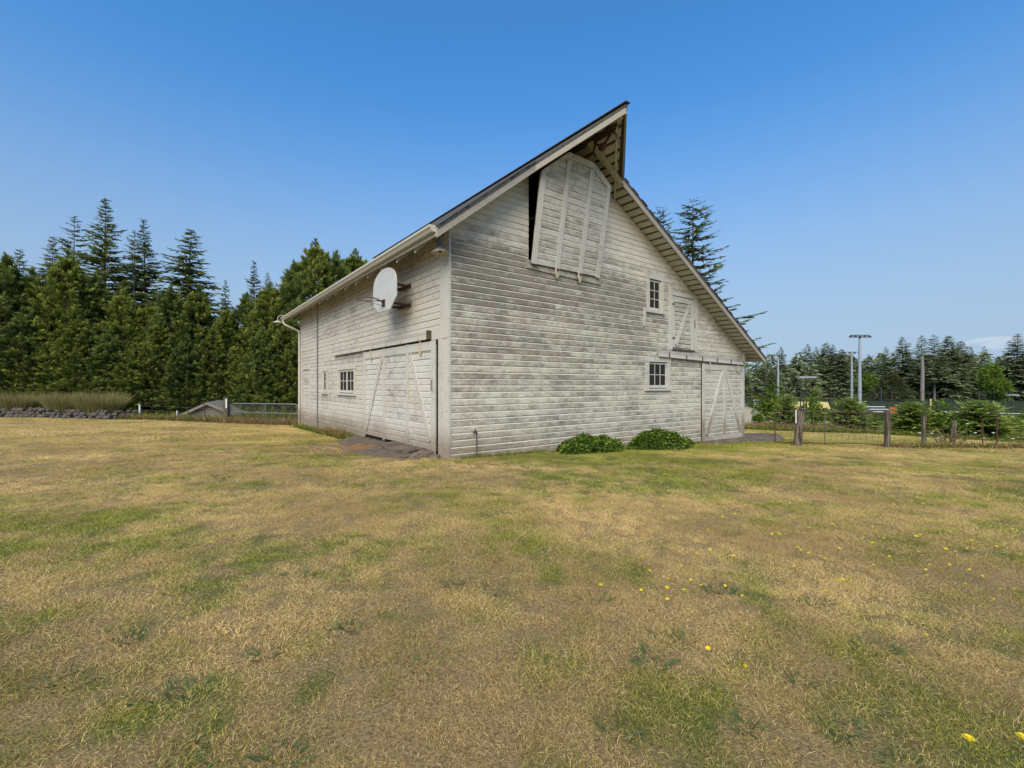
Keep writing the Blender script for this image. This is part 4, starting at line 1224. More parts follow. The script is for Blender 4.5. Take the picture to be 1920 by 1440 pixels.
# ornamental grasses and weeds
def tuft(name, x, y, r, h, n, mat, seed, label, cat, group=None, lean=.5, w=.02, kind=None, shape=None, green=None):
    r_ = np.random.default_rng(seed)
    a = r_.random(n)*6.28; q = np.sqrt(r_.random(n))*r
    bx = np.cos(a)*q; by = np.sin(a)*q*.8
    if shape is not None: bx, by = shape(r_, n)
    d0 = np.stack([np.cos(a)*lean*r_.random(n), np.sin(a)*lean*r_.random(n), np.ones(n)], 1)
    l = h*(.55+.5*r_.random(n))
    zz = height(x+bx, y+by)-hz_(x, y)-.02
    b = np.stack([bx, by, zz], 1)
    P1 = strips(b, d0, l*.55, w, r_, .8)
    mid = (P1[:, 2]+P1[:, 3])/2
    d1 = d0*np.array([2.6, 2.6, 1])+np.array([0, 0, -.15])
    P2 = strips(mid, d1, l*.5, w*.8, r_, .1)
    t = r_.random(n)
    o = quads_to_mesh(name, np.concatenate([P1, P2]), mat, np.concatenate([t*.8, np.clip(t*.8+.2, 0, 1)]))
    o.location = (x, y, hz_(x, y))
    return tag(o, label, cat, group, kind)
for i, (x, dep, r, h, lb) in enumerate([(30, 26.3, 1.0, 1.45, "leftmost clump of tall reddish-green ornamental grass behind the stone wall"),
        (122, 26.3, .75, 1.45, "light green clump of tall grass, left part of the big group"), (188, 26.5, .95, 1.6, "tall brown-tipped ornamental grass clump nearest the shed"),
        (-60, 26.3, 1.0, 1.4, "ornamental grass clump cut by the left edge"), (85, 26.9, .6, .8, "small arching green grass tuft in the gap between the large clumps")]):
    tuft("ornamental_grass", px(x, dep), dep, r, h, 2400, M['reed'] if i != 4 else M['weed'], 90+i, lb, "ornamental grass", "tall grass clumps behind the stone wall", .34, .024)

# ------------------------------------------------------------------ stone wall on the left
sp = [(px(x, d_), d_) for x, d_ in ((-80, 24.8), (0, 25.0), (120, 25.2), (205, 25.5), (245, 26.4), (262, 27.6))]
wall = empty("stone_wall", (sp[0][0], sp[0][1], 0), 0, "low dry-stacked wall of rounded brown stones in front of the tall grasses", "stone wall")
tot = [0]
for a, b in zip(sp, sp[1:]): tot.append(tot[-1]+math.dist(a, b))
s = 0; k = 0
protos = []
for row in range(3):
    s = row*.13
    while s < tot[-1]:
        i = max(j for j in range(len(tot)-1) if tot[j] <= s); f = (s-tot[i])/(tot[i+1]-tot[i])
        X = sp[i][0]+(sp[i+1][0]-sp[i][0])*f; Y = sp[i][1]+(sp[i+1][1]-sp[i][1])*f
        rr = random.uniform(.12, .22)*(1 if row < 2 else .85)
        if row == 2 and random.random() < .45: s += rr*1.7; continue
        if len(protos) < 8:
            o = stone("stone", 0, 0, 0, 1, .8, .68, 0, 'stone', 300+k, wall); protos.append(o)
        else:
            o = random.choice(protos).copy(); COL.objects.link(o)
        o.scale = (rr, rr, rr); o.rotation_euler = (random.uniform(-.3, .3), random.uniform(-.3, .3), random.uniform(0, 6))
        o.location = (X-sp[0][0], Y-sp[0][1]+random.uniform(-.05, .05)+row*.05, hz_(X, Y)+.07+row*.17+random.uniform(-.02, .02))
        s += rr*1.75; k += 1

# ------------------------------------------------------------------ left gate, posts and shed
def post(name, x, y, r, h, label, mat='post', lean=(0, 0), group=None, sq=False, cat="fence post", extra=None):
    z0 = hz_(x, y)
    e = empty(name, (x, y, z0), 0, label, cat, group)
    m = MB(); top = (lean[0], lean[1], h)
    if sq: m.beam((0, 0, -.25), top, r*2, r*2, (0, 1, 0), .95)
    else:
        rr = random.Random(int(x*100)); n = 10; vs = []; fs = []; m_ = 6
        off = [rr.uniform(.8, 1.15) for _ in range(n)]
        for i in range(m_):
            t = i/(m_-1)
            for q in range(n):
                an = 2*math.pi*q/n; w = r*off[q]*(1-.12*t)*(1+rr.uniform(-.05, .05))
                vs.append((top[0]*t+math.cos(an)*w, top[1]*t+math.sin(an)*w, -.25+(h+.25)*t+(rr.uniform(-.03, .03) if i == m_-1 else 0)))
        for i in range(m_-1):
            for q in range(n): fs.append((i*n+q, i*n+(q+1) % n, (i+1)*n+(q+1) % n, (i+1)*n+q))
        fs.append(tuple(range((m_-1)*n, m_*n))); m.add(vs, fs)
    m.build("post_shaft", M[mat], e)
    if extra: extra(e)
    return e
# chain-link gate
gA = Vector((px(433, 22.4), 22.4, 0)); gB = Vector((px(560, 21.4), 21.4, 0))
gl = (gB-gA); glen = gl.length; gz = -.38
gate = empty("chain_link_gate", (gA.x, gA.y, gz), math.atan2(gl.y, gl.x), "grey tubular steel gate with chain-link mesh left of the barn", "gate")
zt, zm, zb_ = .98, .56, .13
def arc(cx_, cz_, r, a0, a1, n=6): return [(cx_+r*math.cos(a0+(a1-a0)*i/n), 0, cz_+r*math.sin(a0+(a1-a0)*i/n)) for i in range(n+1)]
top = [(0, 0, -.1)]+arc(.22, zt-.22, .22, math.pi, math.pi/2)+arc(glen-.22, zt-.22, .22, math.pi/2, 0)+[(glen, 0, -.1)]
MB().tube(top, .028, 8).build("gate_frame", M['metal'], gate)
MB().tube([(.0, 0, zm), (glen, 0, zm-.03)], .022, 6).build("rail", M['metal'], gate)
MB().tube([(.0, 0, zb_), (glen, 0, zb_-.03)], .022, 6).build("rail", M['metal'], gate)
MB().tube([(glen*.52, 0, -.05), (glen*.52, 0, zt)], .022, 6).build("stile", M['metal'], gate)
m = MB(); step = .13
a = -zt
while a < glen:
    for sg in (1, -1):
        p0 = (a, .0, zb_) if sg > 0 else (a, .006, zt-.03)
        p1 = (a+zt-.03-zb_, .0, zt-.03) if sg > 0 else (a+zt-.03-zb_, .006, zb_)
        x0, z0, x1, z1 = p0[0], p0[2], p1[0], p1[2]
        if x0 < .03: z0 += (z1-z0)*(.03-x0)/(x1-x0); x0 = .03
        if x1 > glen-.03: z1 = z0+(z1-z0)*(glen-.03-x0)/(x1-x0); x1 = glen-.03
        if x1-x0 > .05: m.beam((x0, p0[1], z0), (x1, p1[1], z1), .005, .005)
    a += step
tag(m.build("wire_mesh", M['mesh'], gate), kind="stuff")
post("fence_post", px(425, 22.3), 22.3, .105, 1.28, "thick square grey wooden post on the left side of the chain-link gate", sq=True, group="posts by the chain-link gate",
     extra=lambda e: MB().box(.02, .09, -.125, -.108, .75, 1.2).build("white_plate", M['white_plastic'], e))
post("fence_post", px(497, 22.0), 22.0-.12, .045, .66, "short wooden stake with pale top behind the middle of the chain-link gate", group="posts by the chain-link gate")
post("fence_post", px(556, 21.5), 21.6, .05, .8, "dark wooden stake beside the barn end of the chain-link gate", group="posts by the chain-link gate")
post("fence_post", px(386, 24.0), 24.0, .025, 1.05, "thin dark steel stake in front of the small shed", 'rust', (-.12, 0), "stakes left of the shed")
post("fence_post", px(330, 25.0), 25.0, .035, .52, "short white stake left of the small shed", 'white_plastic', (.06, 0), "stakes left of the shed")
post("fence_post", px(262, 27.0), 27.0, .06, .85, "white post at the end of the stone wall", 'white_plastic', (0, 0), "stakes left of the shed")
post("fence_post", px(353, 24.6), 24.6, .025, .55, "short pale stake beside the left foot of the shed roof", 'post', (0, 0), "stakes left of the shed")
# wire strand between them
m = MB(); wp = [Vector((px(262, 27), 27, .05)), Vector((px(330, 25), 25, .0)), Vector((px(386, 24), 24, .0)), Vector((px(425, 22.3), 22.3, .0))]
for dz in (.28, .02):
    m.tube([(p.x, p.y, dz) for p in wp], .006, 4)
tag(m.build("fence_wire", M['wire']), "two strands of wire strung between the stakes in front of the small shed", "fence wire")

shed = empty("garden_shed", (px(405, 29), 29, -2.6), R(24), "small grey wooden shed with mossy gable roof below the lawn behind the gate post", "shed")
sw2, sl2, sh2, sr = 2.0, 2.6, 2.0, 3.03
g = MB(); g.prism([(-sw2, 0), (sw2, 0), (sw2, sh2), (0, sr), (-sw2, sh2)], lambda x, z: (x, -sl2, z), lambda x, z: (x, sl2, z)); g.build("wall", M['inside'], shed)
z = .9
while z < sr-.06:
    wv = sw2 if z+.08 < sh2 else max(.05, sw2*(sr-z-.1)/(sr-sh2))
    MB().box(-wv, wv, -sl2-.02, -sl2-.001, z, z+.135).build("siding_board", M['shedwall'], shed); z += .145
ke = (sr-sh2)/sw2
for s_ in (-1, 1):
    m = MB(); m.prism([(0, -sl2-.25), (s_*(sw2+.3), -sl2-.25), (s_*(sw2+.3), sl2+.2), (0, sl2+.2)], lambda a, b: (a, b, sr-abs(a)*ke+.01), lambda a, b: (a, b, sr-abs(a)*ke+.08)); m.build("roof", M['shedroof'], shed)
    m = MB(); m.beam((0, -sl2-.27, sr-.0), (s_*(sw2+.3), -sl2-.27, sr-(sw2+.3)*ke-.0), .03, .13, (0, 0, 1)); m.build("fascia_board", M['shedwall'], shed)

# dry weeds along the lawn edge, left
def lineshape(ax, ay, bx, by, wd):
    def f(r_, n):
        t = r_.random(n); return ((bx-ax)*t+r_.normal(size=n)*wd, (by-ay)*t+r_.normal(size=n)*wd)
    return f
x0, y0 = px(240, 26.5), 26.5; x1, y1 = px(440, 22.6), 22.6
tuft("verge_weeds", x0, y0, 1, .45, 2600, M['drygrass'], 111, "straw-coloured weeds along the left edge of the lawn", "weeds", lean=.9, w=.018, kind="stuff", shape=lineshape(x0, y0, x1, y1, .3))
tuft("verge_weeds", x0, y0, 1, .5, 1300, M['weed'], 112, "green and yellow flowering weeds between the stone wall and the gate", "weeds", lean=.9, w=.03, kind="stuff", shape=lineshape(x0, y0+.3, x1, y1+.5, .3))
x0, y0 = px(430, 22.2), 22.2; x1, y1 = px(563, 21.0), 21.0
tuft("verge_weeds", x0, y0, 1, .5, 2200, M['drygrass'], 113, "tall dry grass under the chain-link gate", "weeds", lean=.9, w=.016, kind="stuff", shape=lineshape(x0, y0, x1, y1, .25))
tuft("verge_weeds", x0, y0+1, 1, .95, 900, M['weed'], 116, "green weeds growing behind the chain-link gate", "weeds", lean=1.0, w=.035, kind="stuff", shape=lineshape(x0, y0, x1, y1+.4, .5))
a_ = bw(-.25, 5.4); b_ = bw(-.2, 12.6)
tuft("wall_weeds", a_.x, a_.y, 1, .28, 1500, M['weed'], 114, "weeds along the foot of the barn's side wall", "weeds", lean=.9, w=.015, kind="stuff", shape=lineshape(a_.x, a_.y, b_.x, b_.y, .1))
a_ = bw(-.3, 5.6); b_ = bw(-.15, 8.8)
tuft("wall_weeds", a_.x, a_.y, 1, .42, 700, M['drygrass'], 115, "dry seeding grass against the side wall below the windows", "weeds", lean=.9, w=.012, kind="stuff", shape=lineshape(a_.x, a_.y, b_.x, b_.y, .12))
a_ = bw(.2, -.14); b_ = bw(9, -.14)
tuft("wall_weeds", a_.x, a_.y, 1, .14, 1500, M['weed'], 117, "short grass growing against the foot of the gable wall", "grass", lean=.9, w=.010, kind="stuff", shape=lineshape(a_.x, a_.y, b_.x, b_.y, .05))

# right verge
for (xa, da, xb, db, h, n, mt, sd_, lb, wd) in ((1396, 26.0, 1700, 22.5, .55, 4200, 'drygrass', 121, "reddish dry weeds under the young cedars, barn side", .45), (1700, 22.5, 1990, 18.5, .55, 3600, 'drygrass', 122, "reddish dry weeds under the young cedars at the right", .45),
        (1400, 25.3, 1990, 18.0, .35, 3000, 'weed', 123, "yellow flowering weeds along the edge of the mown field", .5), (1660, 13.9, 1990, 14.6, .24, 1400, 'drygrass', 124, "unmown dry grass along the wooden posts at right", .2),
        (1700, 14.2, 1990, 14.8, .22, 800, 'weed', 126, "green weeds along the wooden posts at right", .25)):
    X0, X1 = px(xa, da), px(xb, db)
    tuft("field_weeds", X0, da, 1, h, n, M[mt], sd_, lb, "weeds", lean=.8, w=.022 if mt != 'weed' else .03, kind="stuff", shape=lineshape(X0, da, X1, db, wd))

# ------------------------------------------------------------------ right gate, fence
gA = Vector((px(1453, 14.75), 14.75, 0)); gB = Vector((px(1659, 13.85), 13.85, 0)); gl = gB-gA; glen = gl.length
gz = hz_(gA.x, gA.y)
wg = empty("wire_gate", (gA.x, gA.y, gz), math.atan2(gl.y, gl.x), "low farm gate of rusty pipe and square wire mesh right of the barn", "gate")
ht = pz(770, 14.75)-gz; hb = pz(775, 13.85)-gz
g0 = pz(836, 13.85)-gz
m = MB(); m.tube([(0, 0, -.02), (0, 0, ht-.1), (.03, 0, ht-.03), (.12, 0, ht), (glen-.12, 0, hb), (glen-.02, 0, hb-.04), (glen, 0, hb-.12), (glen, 0, g0)], .017, 7); m.build("gate_frame", M['rust'], wg)
MB().tube([(glen*.47, 0, -.0), (glen*.47, 0, (ht+hb)/2)], .013, 6).build("stile", M['wire'], wg)
MB().tube([(0, 0, .03), (glen, 0, g0+.05)], .013, 6).build("rail", M['rust'], wg)
m = MB(); nv = 19
for i in range(1, nv): x = glen*i/nv; m.beam((x, 0, .03+(g0+.02)*i/nv), (x, 0, ht+(hb-ht)*i/nv), .005, .005, (1, 0, 0))
for j in range(1, 8):
    f = (j/8)**1.2; m.beam((0, 0, .03+(ht-.03)*f), (glen, 0, g0+.05+(hb-g0-.05)*f), .005, .005)
tag(m.build("wire_mesh", M['wire'], wg), kind="stuff")
def strip_on(e):
    MB().box(-.115, -.085, -.155, -.13, .70, 1.10).build("white_strip", M['white_plastic'], e)
    MB().tube([(.08, -.05, 1.08), (.12, -.06, 1.20), (.20, -.05, 1.19)], .05, 7).build("insulator", M['poledark'], e)
post("fence_post", px(1493, 14.0), 14.0, .145, pz(772, 14)-hz_(px(1493, 14), 14.0)+.0, "thick split wooden post leaning right, with white strip, behind the wire gate's left part", 'post', (.14, 0), "old wooden posts right of the barn", extra=strip_on)
post("fence_post", px(1664, 13.75), 13.75, .085, 1.12, "dark wooden post at the right end of the wire gate", 'post', (0, 0), "old wooden posts right of the barn")
post("fence_post", px(1732, 14.6), 14.6, .062, .98, "slimmer grey wooden post right of the wire gate", 'post', (0, 0), "old wooden posts right of the barn")
post("fence_post", px(1783, 14.9), 14.9, .075, .82, "short wooden post leaning right among dry grass stalks", 'post', (.12, 0), "old wooden posts right of the barn")
post("fence_post", px(1842, 14.8), 14.8, .02, .92, "thin rusty steel stake, left of the two on the right", 'rust', (0, 0), "rusty fence stakes on the right")
post("fence_post", px(1869, 14.6), 14.6, .026, .98, "taller rusty steel stake, right of the two on the right", 'rust', (0, 0), "rusty fence stakes on the right")
tuft("dry_stalks", px(1778, 14.7), 14.7, .25, .95, 55, M['drygrass'], 131, "tall straw-coloured stalks around the short leaning post", "dry grass", lean=1.2, w=.018)
for i, (x, y_, dep) in enumerate([(1722, 812, 15.2), (1745, 813, 15.4), (1756, 825, 15.0), (1766, 819, 15.1), (1787, 824, 15.0), (1827, 812, 15.8), (1861, 812, 15.9), (1898, 825, 15.6), (1842, 822, 15.1), (1812, 795, 15.4)]):
    X = px(x, dep); z0 = hz_(X, dep); zt = max(pz(y_, dep), z0+.25)
    e = empty("wild_carrot", (X, dep, z0), 0, "white flat-headed wild carrot flower in the weeds by the wooden posts", "flower", "wild carrot flowers")
    MB().tube([(0, 0, 0), (.03, 0, zt-z0)], .006, 4).build("stem", M['stem'], e)
    MB().lathe([(0, .018), (.03, .024), (.048, .010), (.0, -.03)], (.03, 0, zt-z0), 9).build("flower_head", M['ladder'], e)

# ------------------------------------------------------------------ far things beyond the field
def fbase(dep): return -2.1
def mast(x, ty, dep, r, label, heads, mat='polegrey', headw=3.2, group="floodlight masts by the playing field"):
    z0 = fbase(dep); H = pz(ty, dep)-z0
    e = empty("floodlight_mast", (px(x, dep), dep, z0), 0, label, "floodlight mast", group)
    MB().tube([(0, 0, 0), (0, 0, H*.6), (0, 0, H)], r, 8, r*.55).build("pole", M[mat], e)
    MB().beam((-headw/2, 0, H-.15), (headw/2, 0, H-.15), .12, .12).build("crossarm", M['poledark'], e)
    for i in range(heads):
        xx = -headw/2+headw*i/(heads-1)
        m = MB(); m.lathe([(0, .25), (.16, .22), (.34, -.05), (.30, -.08), (0, -.05)], (xx, -.1, H-.45), 10); m.build("floodlight", M['poledark'], e)
    return e
mast(1612, 627, 78, .30, "tallest pale mast with five floodlights on one crossarm", 5)
mast(1597, 659, 112, .30, "shorter pale mast just left of the tallest one", 4, headw=3.6)
mast(1459, 664, 115, .30, "pale mast nearest the barn in front of a pointed fir", 3, headw=3.6)
def lamp_post(x, ty, dep, label, hw=1.2):
    z0 = fbase(dep); H = pz(ty, dep)-z0
    e = empty("street_lamp", (px(x, dep), dep, z0), 0, label, "lamp post", "dark car park lamp posts")
    MB().tube([(0, 0, 0), (0, 0, H)], .10, 7, .07).build("pole", M['poledark'], e)
    MB().box(-hw, hw, -.3, .3, H-.05, H+.14).build("lamp_head", M['polegrey'], e)
lamp_post(1512, 708, 52, "dark lamp post with a wide flat double head above the leaning post", .95)
lamp_post(1897, 741, 70, "dark lamp post with a small flat head at the far right", .8)
for x, ty, dep, r, lb in ((1652, 726, 60, .09, "black net fence post left of the round young cedar"), (1501, 722, 55, .06, "thin black post left of the dark lamp post"), (1507, 735, 50, .07, "short black post beside the dark lamp post"), (1836, 735, 62, .08, "black fence post behind the largest cedar")):
    z0 = fbase(dep); e = empty("net_post", (px(x, dep), dep, z0), 0, lb, "post", "black net posts by the field")
    MB().tube([(0, 0, 0), (0, 0, pz(ty, dep)-z0)], r, 6).build("post_shaft", M['poledark'], e)
sn = empty("tree_snag", (px(1729, 98), 98, -2.1), 0, "bare pale dead trunk below the tall fir", "dead tree")
MB().tube([(0, 0, 0), (.1, 0, 7), (0, 0, pz(668, 98)+2.1)], .38, 7, .25).build("trunk", M['barkpale'], sn)

fs_ = empty("field_shed", (px(1398, 44), 44, -2.3), R(-18), "small beige shed with slate grey roof beyond the barn's right corner", "shed")
MB().prism([(-2.2, 0), (1.4, 0), (1.4, 1.35), (-.2, 1.95), (-2.2, 1.35)], lambda x, z: (x, -1.5, z), lambda x, z: (x, 1.5, z)).build("wall", M['beige'], fs_)
for s_ in (1, -1):
    m = MB(); e1 = 1.62 if s_ > 0 else -2.4
    m.prism([(-.2, -1.7), (e1, -1.7), (e1, 1.7), (-.2, 1.7)], lambda a, b: (a, b, 1.97-abs(a+.2)*.375), lambda a, b: (a, b, 2.07-abs(a+.2)*.375)); m.build("roof", M['slate'], fs_)
MB().box(.55, 1.0, -1.53, -1.501, .45, .95).build("door", M['darkwood'], fs_)
sb = empty("scoreboard", (px(1421, 60), 60, -2.1), 0, "navy scoreboard with rows of pale marks over a yellow strip, beyond the shed", "scoreboard")
zc = pz(753, 60)+2.1
MB().box(-.75, .75, 0, .2, zc-.35, zc+.35).build("board", M['navy'], sb)
MB().box(-.75, .75, -.01, .19, zc-.75, zc-.36).build("yellow_strip", M['yellow'], sb)
for i in range(3):
    for j in range(2):
        MB().box(-.62+i*.45, -.34+i*.45, -.02, -.002, zc-.27+j*.36, zc-.10+j*.36).build("panel", M['white_plastic'], sb)
for s_ in (-1, 1): MB().tube([(s_*.6, .1, 0), (s_*.6, .1, zc-.7)], .06, 6).build("leg", M['poledark'], sb)
ya = empty("yellow_awning", (px(1522, 62), 62, -2.1), 0, "long pale yellow roofed dugout seen behind the sapling", "dugout")
zt = pz(754, 62)+2.1
m = MB(); m.prism([(-2.1, zt-.95), (2.6, zt-.95), (2.2, zt), (-1.6, zt)], lambda x, z: (x, 0, z), lambda x, z: (x, 2, z)); m.build("roof", M['yellow'], ya)
MB().box(-1.9, 2.4, .1, 1.9, 0, zt-.95).build("wall", M['slate'], ya)
wh = empty("bleachers", (px(1640, 58), 58, -2.1), 0, "pale grey stepped bleachers low behind the wire gate", "bleachers")
for i in range(3): MB().box(-.2, 2.2, i*.5, i*.5+.4, .15+i*.3, .22+i*.3).build("bench", M['white_plastic'], wh)
MB().box(-.1, 2.1, 1.5, 1.6, 0, .7).build("back_frame", M['metal'], wh)
rb = empty("red_sign", (px(1675, 57), 57, -2.1), 0, "orange-red square board at the left of the round young cedar", "sign")
zz = pz(770, 57)+2.1
MB().box(-.45, .45, 0, .06, zz-.42, zz+.45).build("board", M['redbox'], rb); MB().tube([(0, .1, 0), (0, .1, zz)], .05, 6).build("leg", M['poledark'], rb)
gl_ = empty("field_goal", (px(1745, 56), 56, -2.1), 0, "pale yellow goal upright with long white crossbar behind the cedars", "goal")
MB().tube([(0, 0, 0), (0, 0, pz(748, 56)+2.1)], .09, 7).build("upright", M['yellow'], gl_)
MB().tube([(0, 0, pz(771, 56)+2.1), (px(1925, 56)-px(1745, 56), 0, pz(776, 56)+2.1)], .04, 6).build("crossbar", M['white_plastic'], gl_)
MB().tube([(px(1925, 56)-px(1745, 56), 0, 0), (px(1925, 56)-px(1745, 56), 0, pz(776, 56)+2.1)], .06, 6).build("upright", M['white_plastic'], gl_)
# red track and dark fence at far right
def drape(x0, x1, y0, y1, n=14, up=.05):
    X, Y = np.meshgrid(np.linspace(0, 1, n), np.linspace(0, 1, n))
    YY = y0+(y1-y0)*Y; XX = (x0+(x1-x0)*X)*YY/y0; Z = height(XX, YY)+up
    i = np.arange(n*n).reshape(n, n); f = np.stack([i[:-1, :-1], i[:-1, 1:], i[1:, 1:], i[1:, :-1]], -1).reshape(-1)
    return np_mesh("running_track", np.stack([XX, YY, Z], -1).reshape(-1, 3), f, np.full((n-1)**2, 4), M['red'])
M['turf'] = plain('dark_green_turf', (.040, .052, .022), .95, 0, .2, .3, (.030, .040, .018), .05)
pf = drape(-8, 62, 49, 119, up=.10); pf.name = "playing_field"; pf.data.materials[0] = M['turf']
tag(pf, "dark green playing field beyond the young cedars", "playing field", kind="structure")
tag(drape(41, 95, 38, 47), "strip of red running track beyond the cedars at the right", "track", kind="structure")
bf = empty("black_fence", (px(1880, 32), 32, -1.95), 0, "low black steel fence along the red track at the right", "fence")
for i in range(7): MB().tube([(i*.62, 0, 0), (i*.62, 0, 1.15)], .03, 5).build("fence_rail", M['poledark'], bf)
MB().tube([(0, 0, 1.15), (3.8, 0, 1.15)], .03, 5).build("rail", M['poledark'], bf)
nf = MB(); z0 = -2.1
for i in range(40): nf.tube([(px(1400, 66)+i*1.2, 66, z0), (px(1400, 66)+i*1.2, 66, z0+2.6)], .035, 4)
for zz in (.1, 1.3, 2.6): nf.tube([(px(1400, 66), 66, z0+zz), (px(1400, 66)+47, 66, z0+zz)], .03, 4)
bk_ = nf.build("field_fence", M['netting'])
tag(bk_, "long dark wire fence around the playing field, far right background", "fence")

# ------------------------------------------------------------------ lawn grass (instanced clumps, one mass)
clumps = bpy.data.collections.new("grass_clump_sources")
def clump(name, n, rad, length, width, lean, seed):
    r_ = np.random.default_rng(seed)
    a = r_.random(n)*6.28; q = np.sqrt(r_.random(n))*rad
    b = np.stack([np.cos(a)*q, np.sin(a)*q, np.full(n, -.008)], 1)
    ph = r_.random(n)*6.28; ln = lean*(.3+r_.random(n))
    d = np.stack([np.cos(ph)*ln, np.sin(ph)*ln, np.ones(n)], 1)
    l = length*(.45+.75*r_.random(n))
    P1 = strips(b, d, l*.5, width, r_, .85)
    mid = (P1[:, 2]+P1[:, 3])/2
    d2 = d*np.array([2.4, 2.4, .75])+r_.normal(size=(n, 3))*.35
    P2 = strips(mid, d2, l*.55, width*.8, r_, .12)
    t = r_.random(n)
    o = quads_to_mesh(name, np.concatenate([P1, P2]), M['blade'], np.concatenate([t, t]))
    COL.objects.unlink(o); clumps.objects.link(o); return o
clump("clump_a", 84, .09, .040, .0021, .9, 1); clump("clump_b", 84, .09, .034, .0020, 1.3, 2)
clump("clump_c", 80, .08, .044, .0023, .75, 3); clump("clump_d", 50, .09, .050, .0018, 1.6, 4)
clump("clump_e", 90, .22, .045, .0055, .9, 5); clump("clump_f", 90, .22, .038, .0055, 1.3, 6)

def inside(X, Y):
    lx = (X-C0.x)*U.x+(Y-C0.y)*U.y; ly = (X-C0.x)*V.x+(Y-C0.y)*V.y
    b = (lx > -.02) & (lx < W) & (ly > -.03) & (ly < L)
    ap = (lx > -1.30+.25*np.abs(ly-2.2)*.6) & (lx <= 0) & (ly > .35) & (ly < 5.4)
    rp = (lx > 9.1) & (lx < 13.6) & (ly > -1.02) & (ly < .2)
    return b | ap | rp
def scatter(y0, y1, dens, seed):
    r_ = np.random.default_rng(seed)
    xm = 1.36*y1+2.8
    n = int((y1-y0)*2*xm*dens)
    X = r_.uniform(-xm, xm, n); Y = r_.uniform(y0, y1, n)
    k = (np.abs(X) < 1.28*Y+2.4) & ~inside(X, Y) & (Y < 25.2)
    return X[k], Y[k]
def lawn(name, y0, y1, dens, idx_a, seed, sc, label):
    X, Y = scatter(y0, y1, dens, seed)
    r_ = np.random.default_rng(seed+1)
    bare = fbm(X, Y, 2.6, 3, 41); kp = (bare > .36) | (r_.random(len(X)) < .55); X, Y = X[kp], Y[kp]; n = len(X)
    G = greenness(X, Y)
    gr = np.clip(.15+(G-.22)*.78+.22*(G > .9), .08, .96)
    pat = fbm(X, Y, 1.1, 3, 21)
    idx = r_.integers(0, len(idx_a), n); idx = np.array(idx_a)[idx]
    s_ = sc*(.7+.6*r_.random(n))*(.62+.55*pat)*(1+.08*(G > .6))
    shade = np.clip(.5+1.6*(fbm(X, Y, .8, 4, 31)-.5)+.35*(r_.random(n)-.5), 0, 1)
    Z = height(X, Y)
    me = bpy.data.meshes.new(name); me.vertices.add(n)
    me.vertices.foreach_set("co", np.stack([X, Y, Z], 1).astype(np.float32).ravel())
    for k, a, ty in (("green", gr, 'FLOAT'), ("shade", shade, 'FLOAT'), ("sc", s_, 'FLOAT'), ("rz", r_.random(n)*6.28, 'FLOAT'), ("idx", idx, 'INT')):
        at = me.attributes.new(k, ty, 'POINT'); at.data.foreach_set("value", a.astype(np.int32 if ty == 'INT' else np.float32))
    me.materials.append(M['blade'])
    o = bpy.data.objects.new(name, me); COL.objects.link(o)
    ng = bpy.data.node_groups.new(name, 'GeometryNodeTree')
    ng.interface.new_socket("Geometry", in_out='INPUT', socket_type='NodeSocketGeometry')
    ng.interface.new_socket("Geometry", in_out='OUTPUT', socket_type='NodeSocketGeometry')
    N = ng.nodes; Lk = ng.links
    gi = N.new("NodeGroupInput"); go = N.new("NodeGroupOutput")
    ci = N.new("GeometryNodeCollectionInfo"); ci.inputs["Collection"].default_value = clumps
    ci.inputs["Separate Children"].default_value = True; ci.inputs["Reset Children"].default_value = True
    ip = N.new("GeometryNodeInstanceOnPoints")
    def na(nm, ty):
        a = N.new("GeometryNodeInputNamedAttribute"); a.data_type = ty; a.inputs["Name"].default_value = nm
        return a.outputs["Attribute"]
    cv = N.new("ShaderNodeCombineXYZ"); Lk.new(na("rz", 'FLOAT'), cv.inputs["Z"])
    Lk.new(gi.outputs[0], ip.inputs["Points"]); Lk.new(ci.outputs[0], ip.inputs["Instance"])
    ip.inputs["Pick Instance"].default_value = True
    Lk.new(na("idx", 'INT'), ip.inputs["Instance Index"])
    e2r = N.new("FunctionNodeEulerToRotation"); Lk.new(cv.outputs[0], e2r.inputs[0]); Lk.new(e2r.outputs[0], ip.inputs["Rotation"])
    Lk.new(na("sc", 'FLOAT'), ip.inputs["Scale"])
    Lk.new(ip.outputs[0], go.inputs[0])
    md = o.modifiers.new("scatter", 'NODES'); md.node_group = ng
    return tag(o, label, "grass", kind="stuff")
lawn("lawn_grass", .9, 6.0, 260, [0, 1, 2, 3], 201, 1.0, "short dry and green grass blades of the near lawn")
lawn("lawn_grass", 6.0, 12.5, 85, [0, 1, 2, 3], 211, 1.35, "short dry and green grass blades of the lawn before the barn")
lawn("lawn_grass", 12.5, 25.2, 24, [4, 5], 221, 1.5, "short dry grass blades of the far lawn beside the barn")

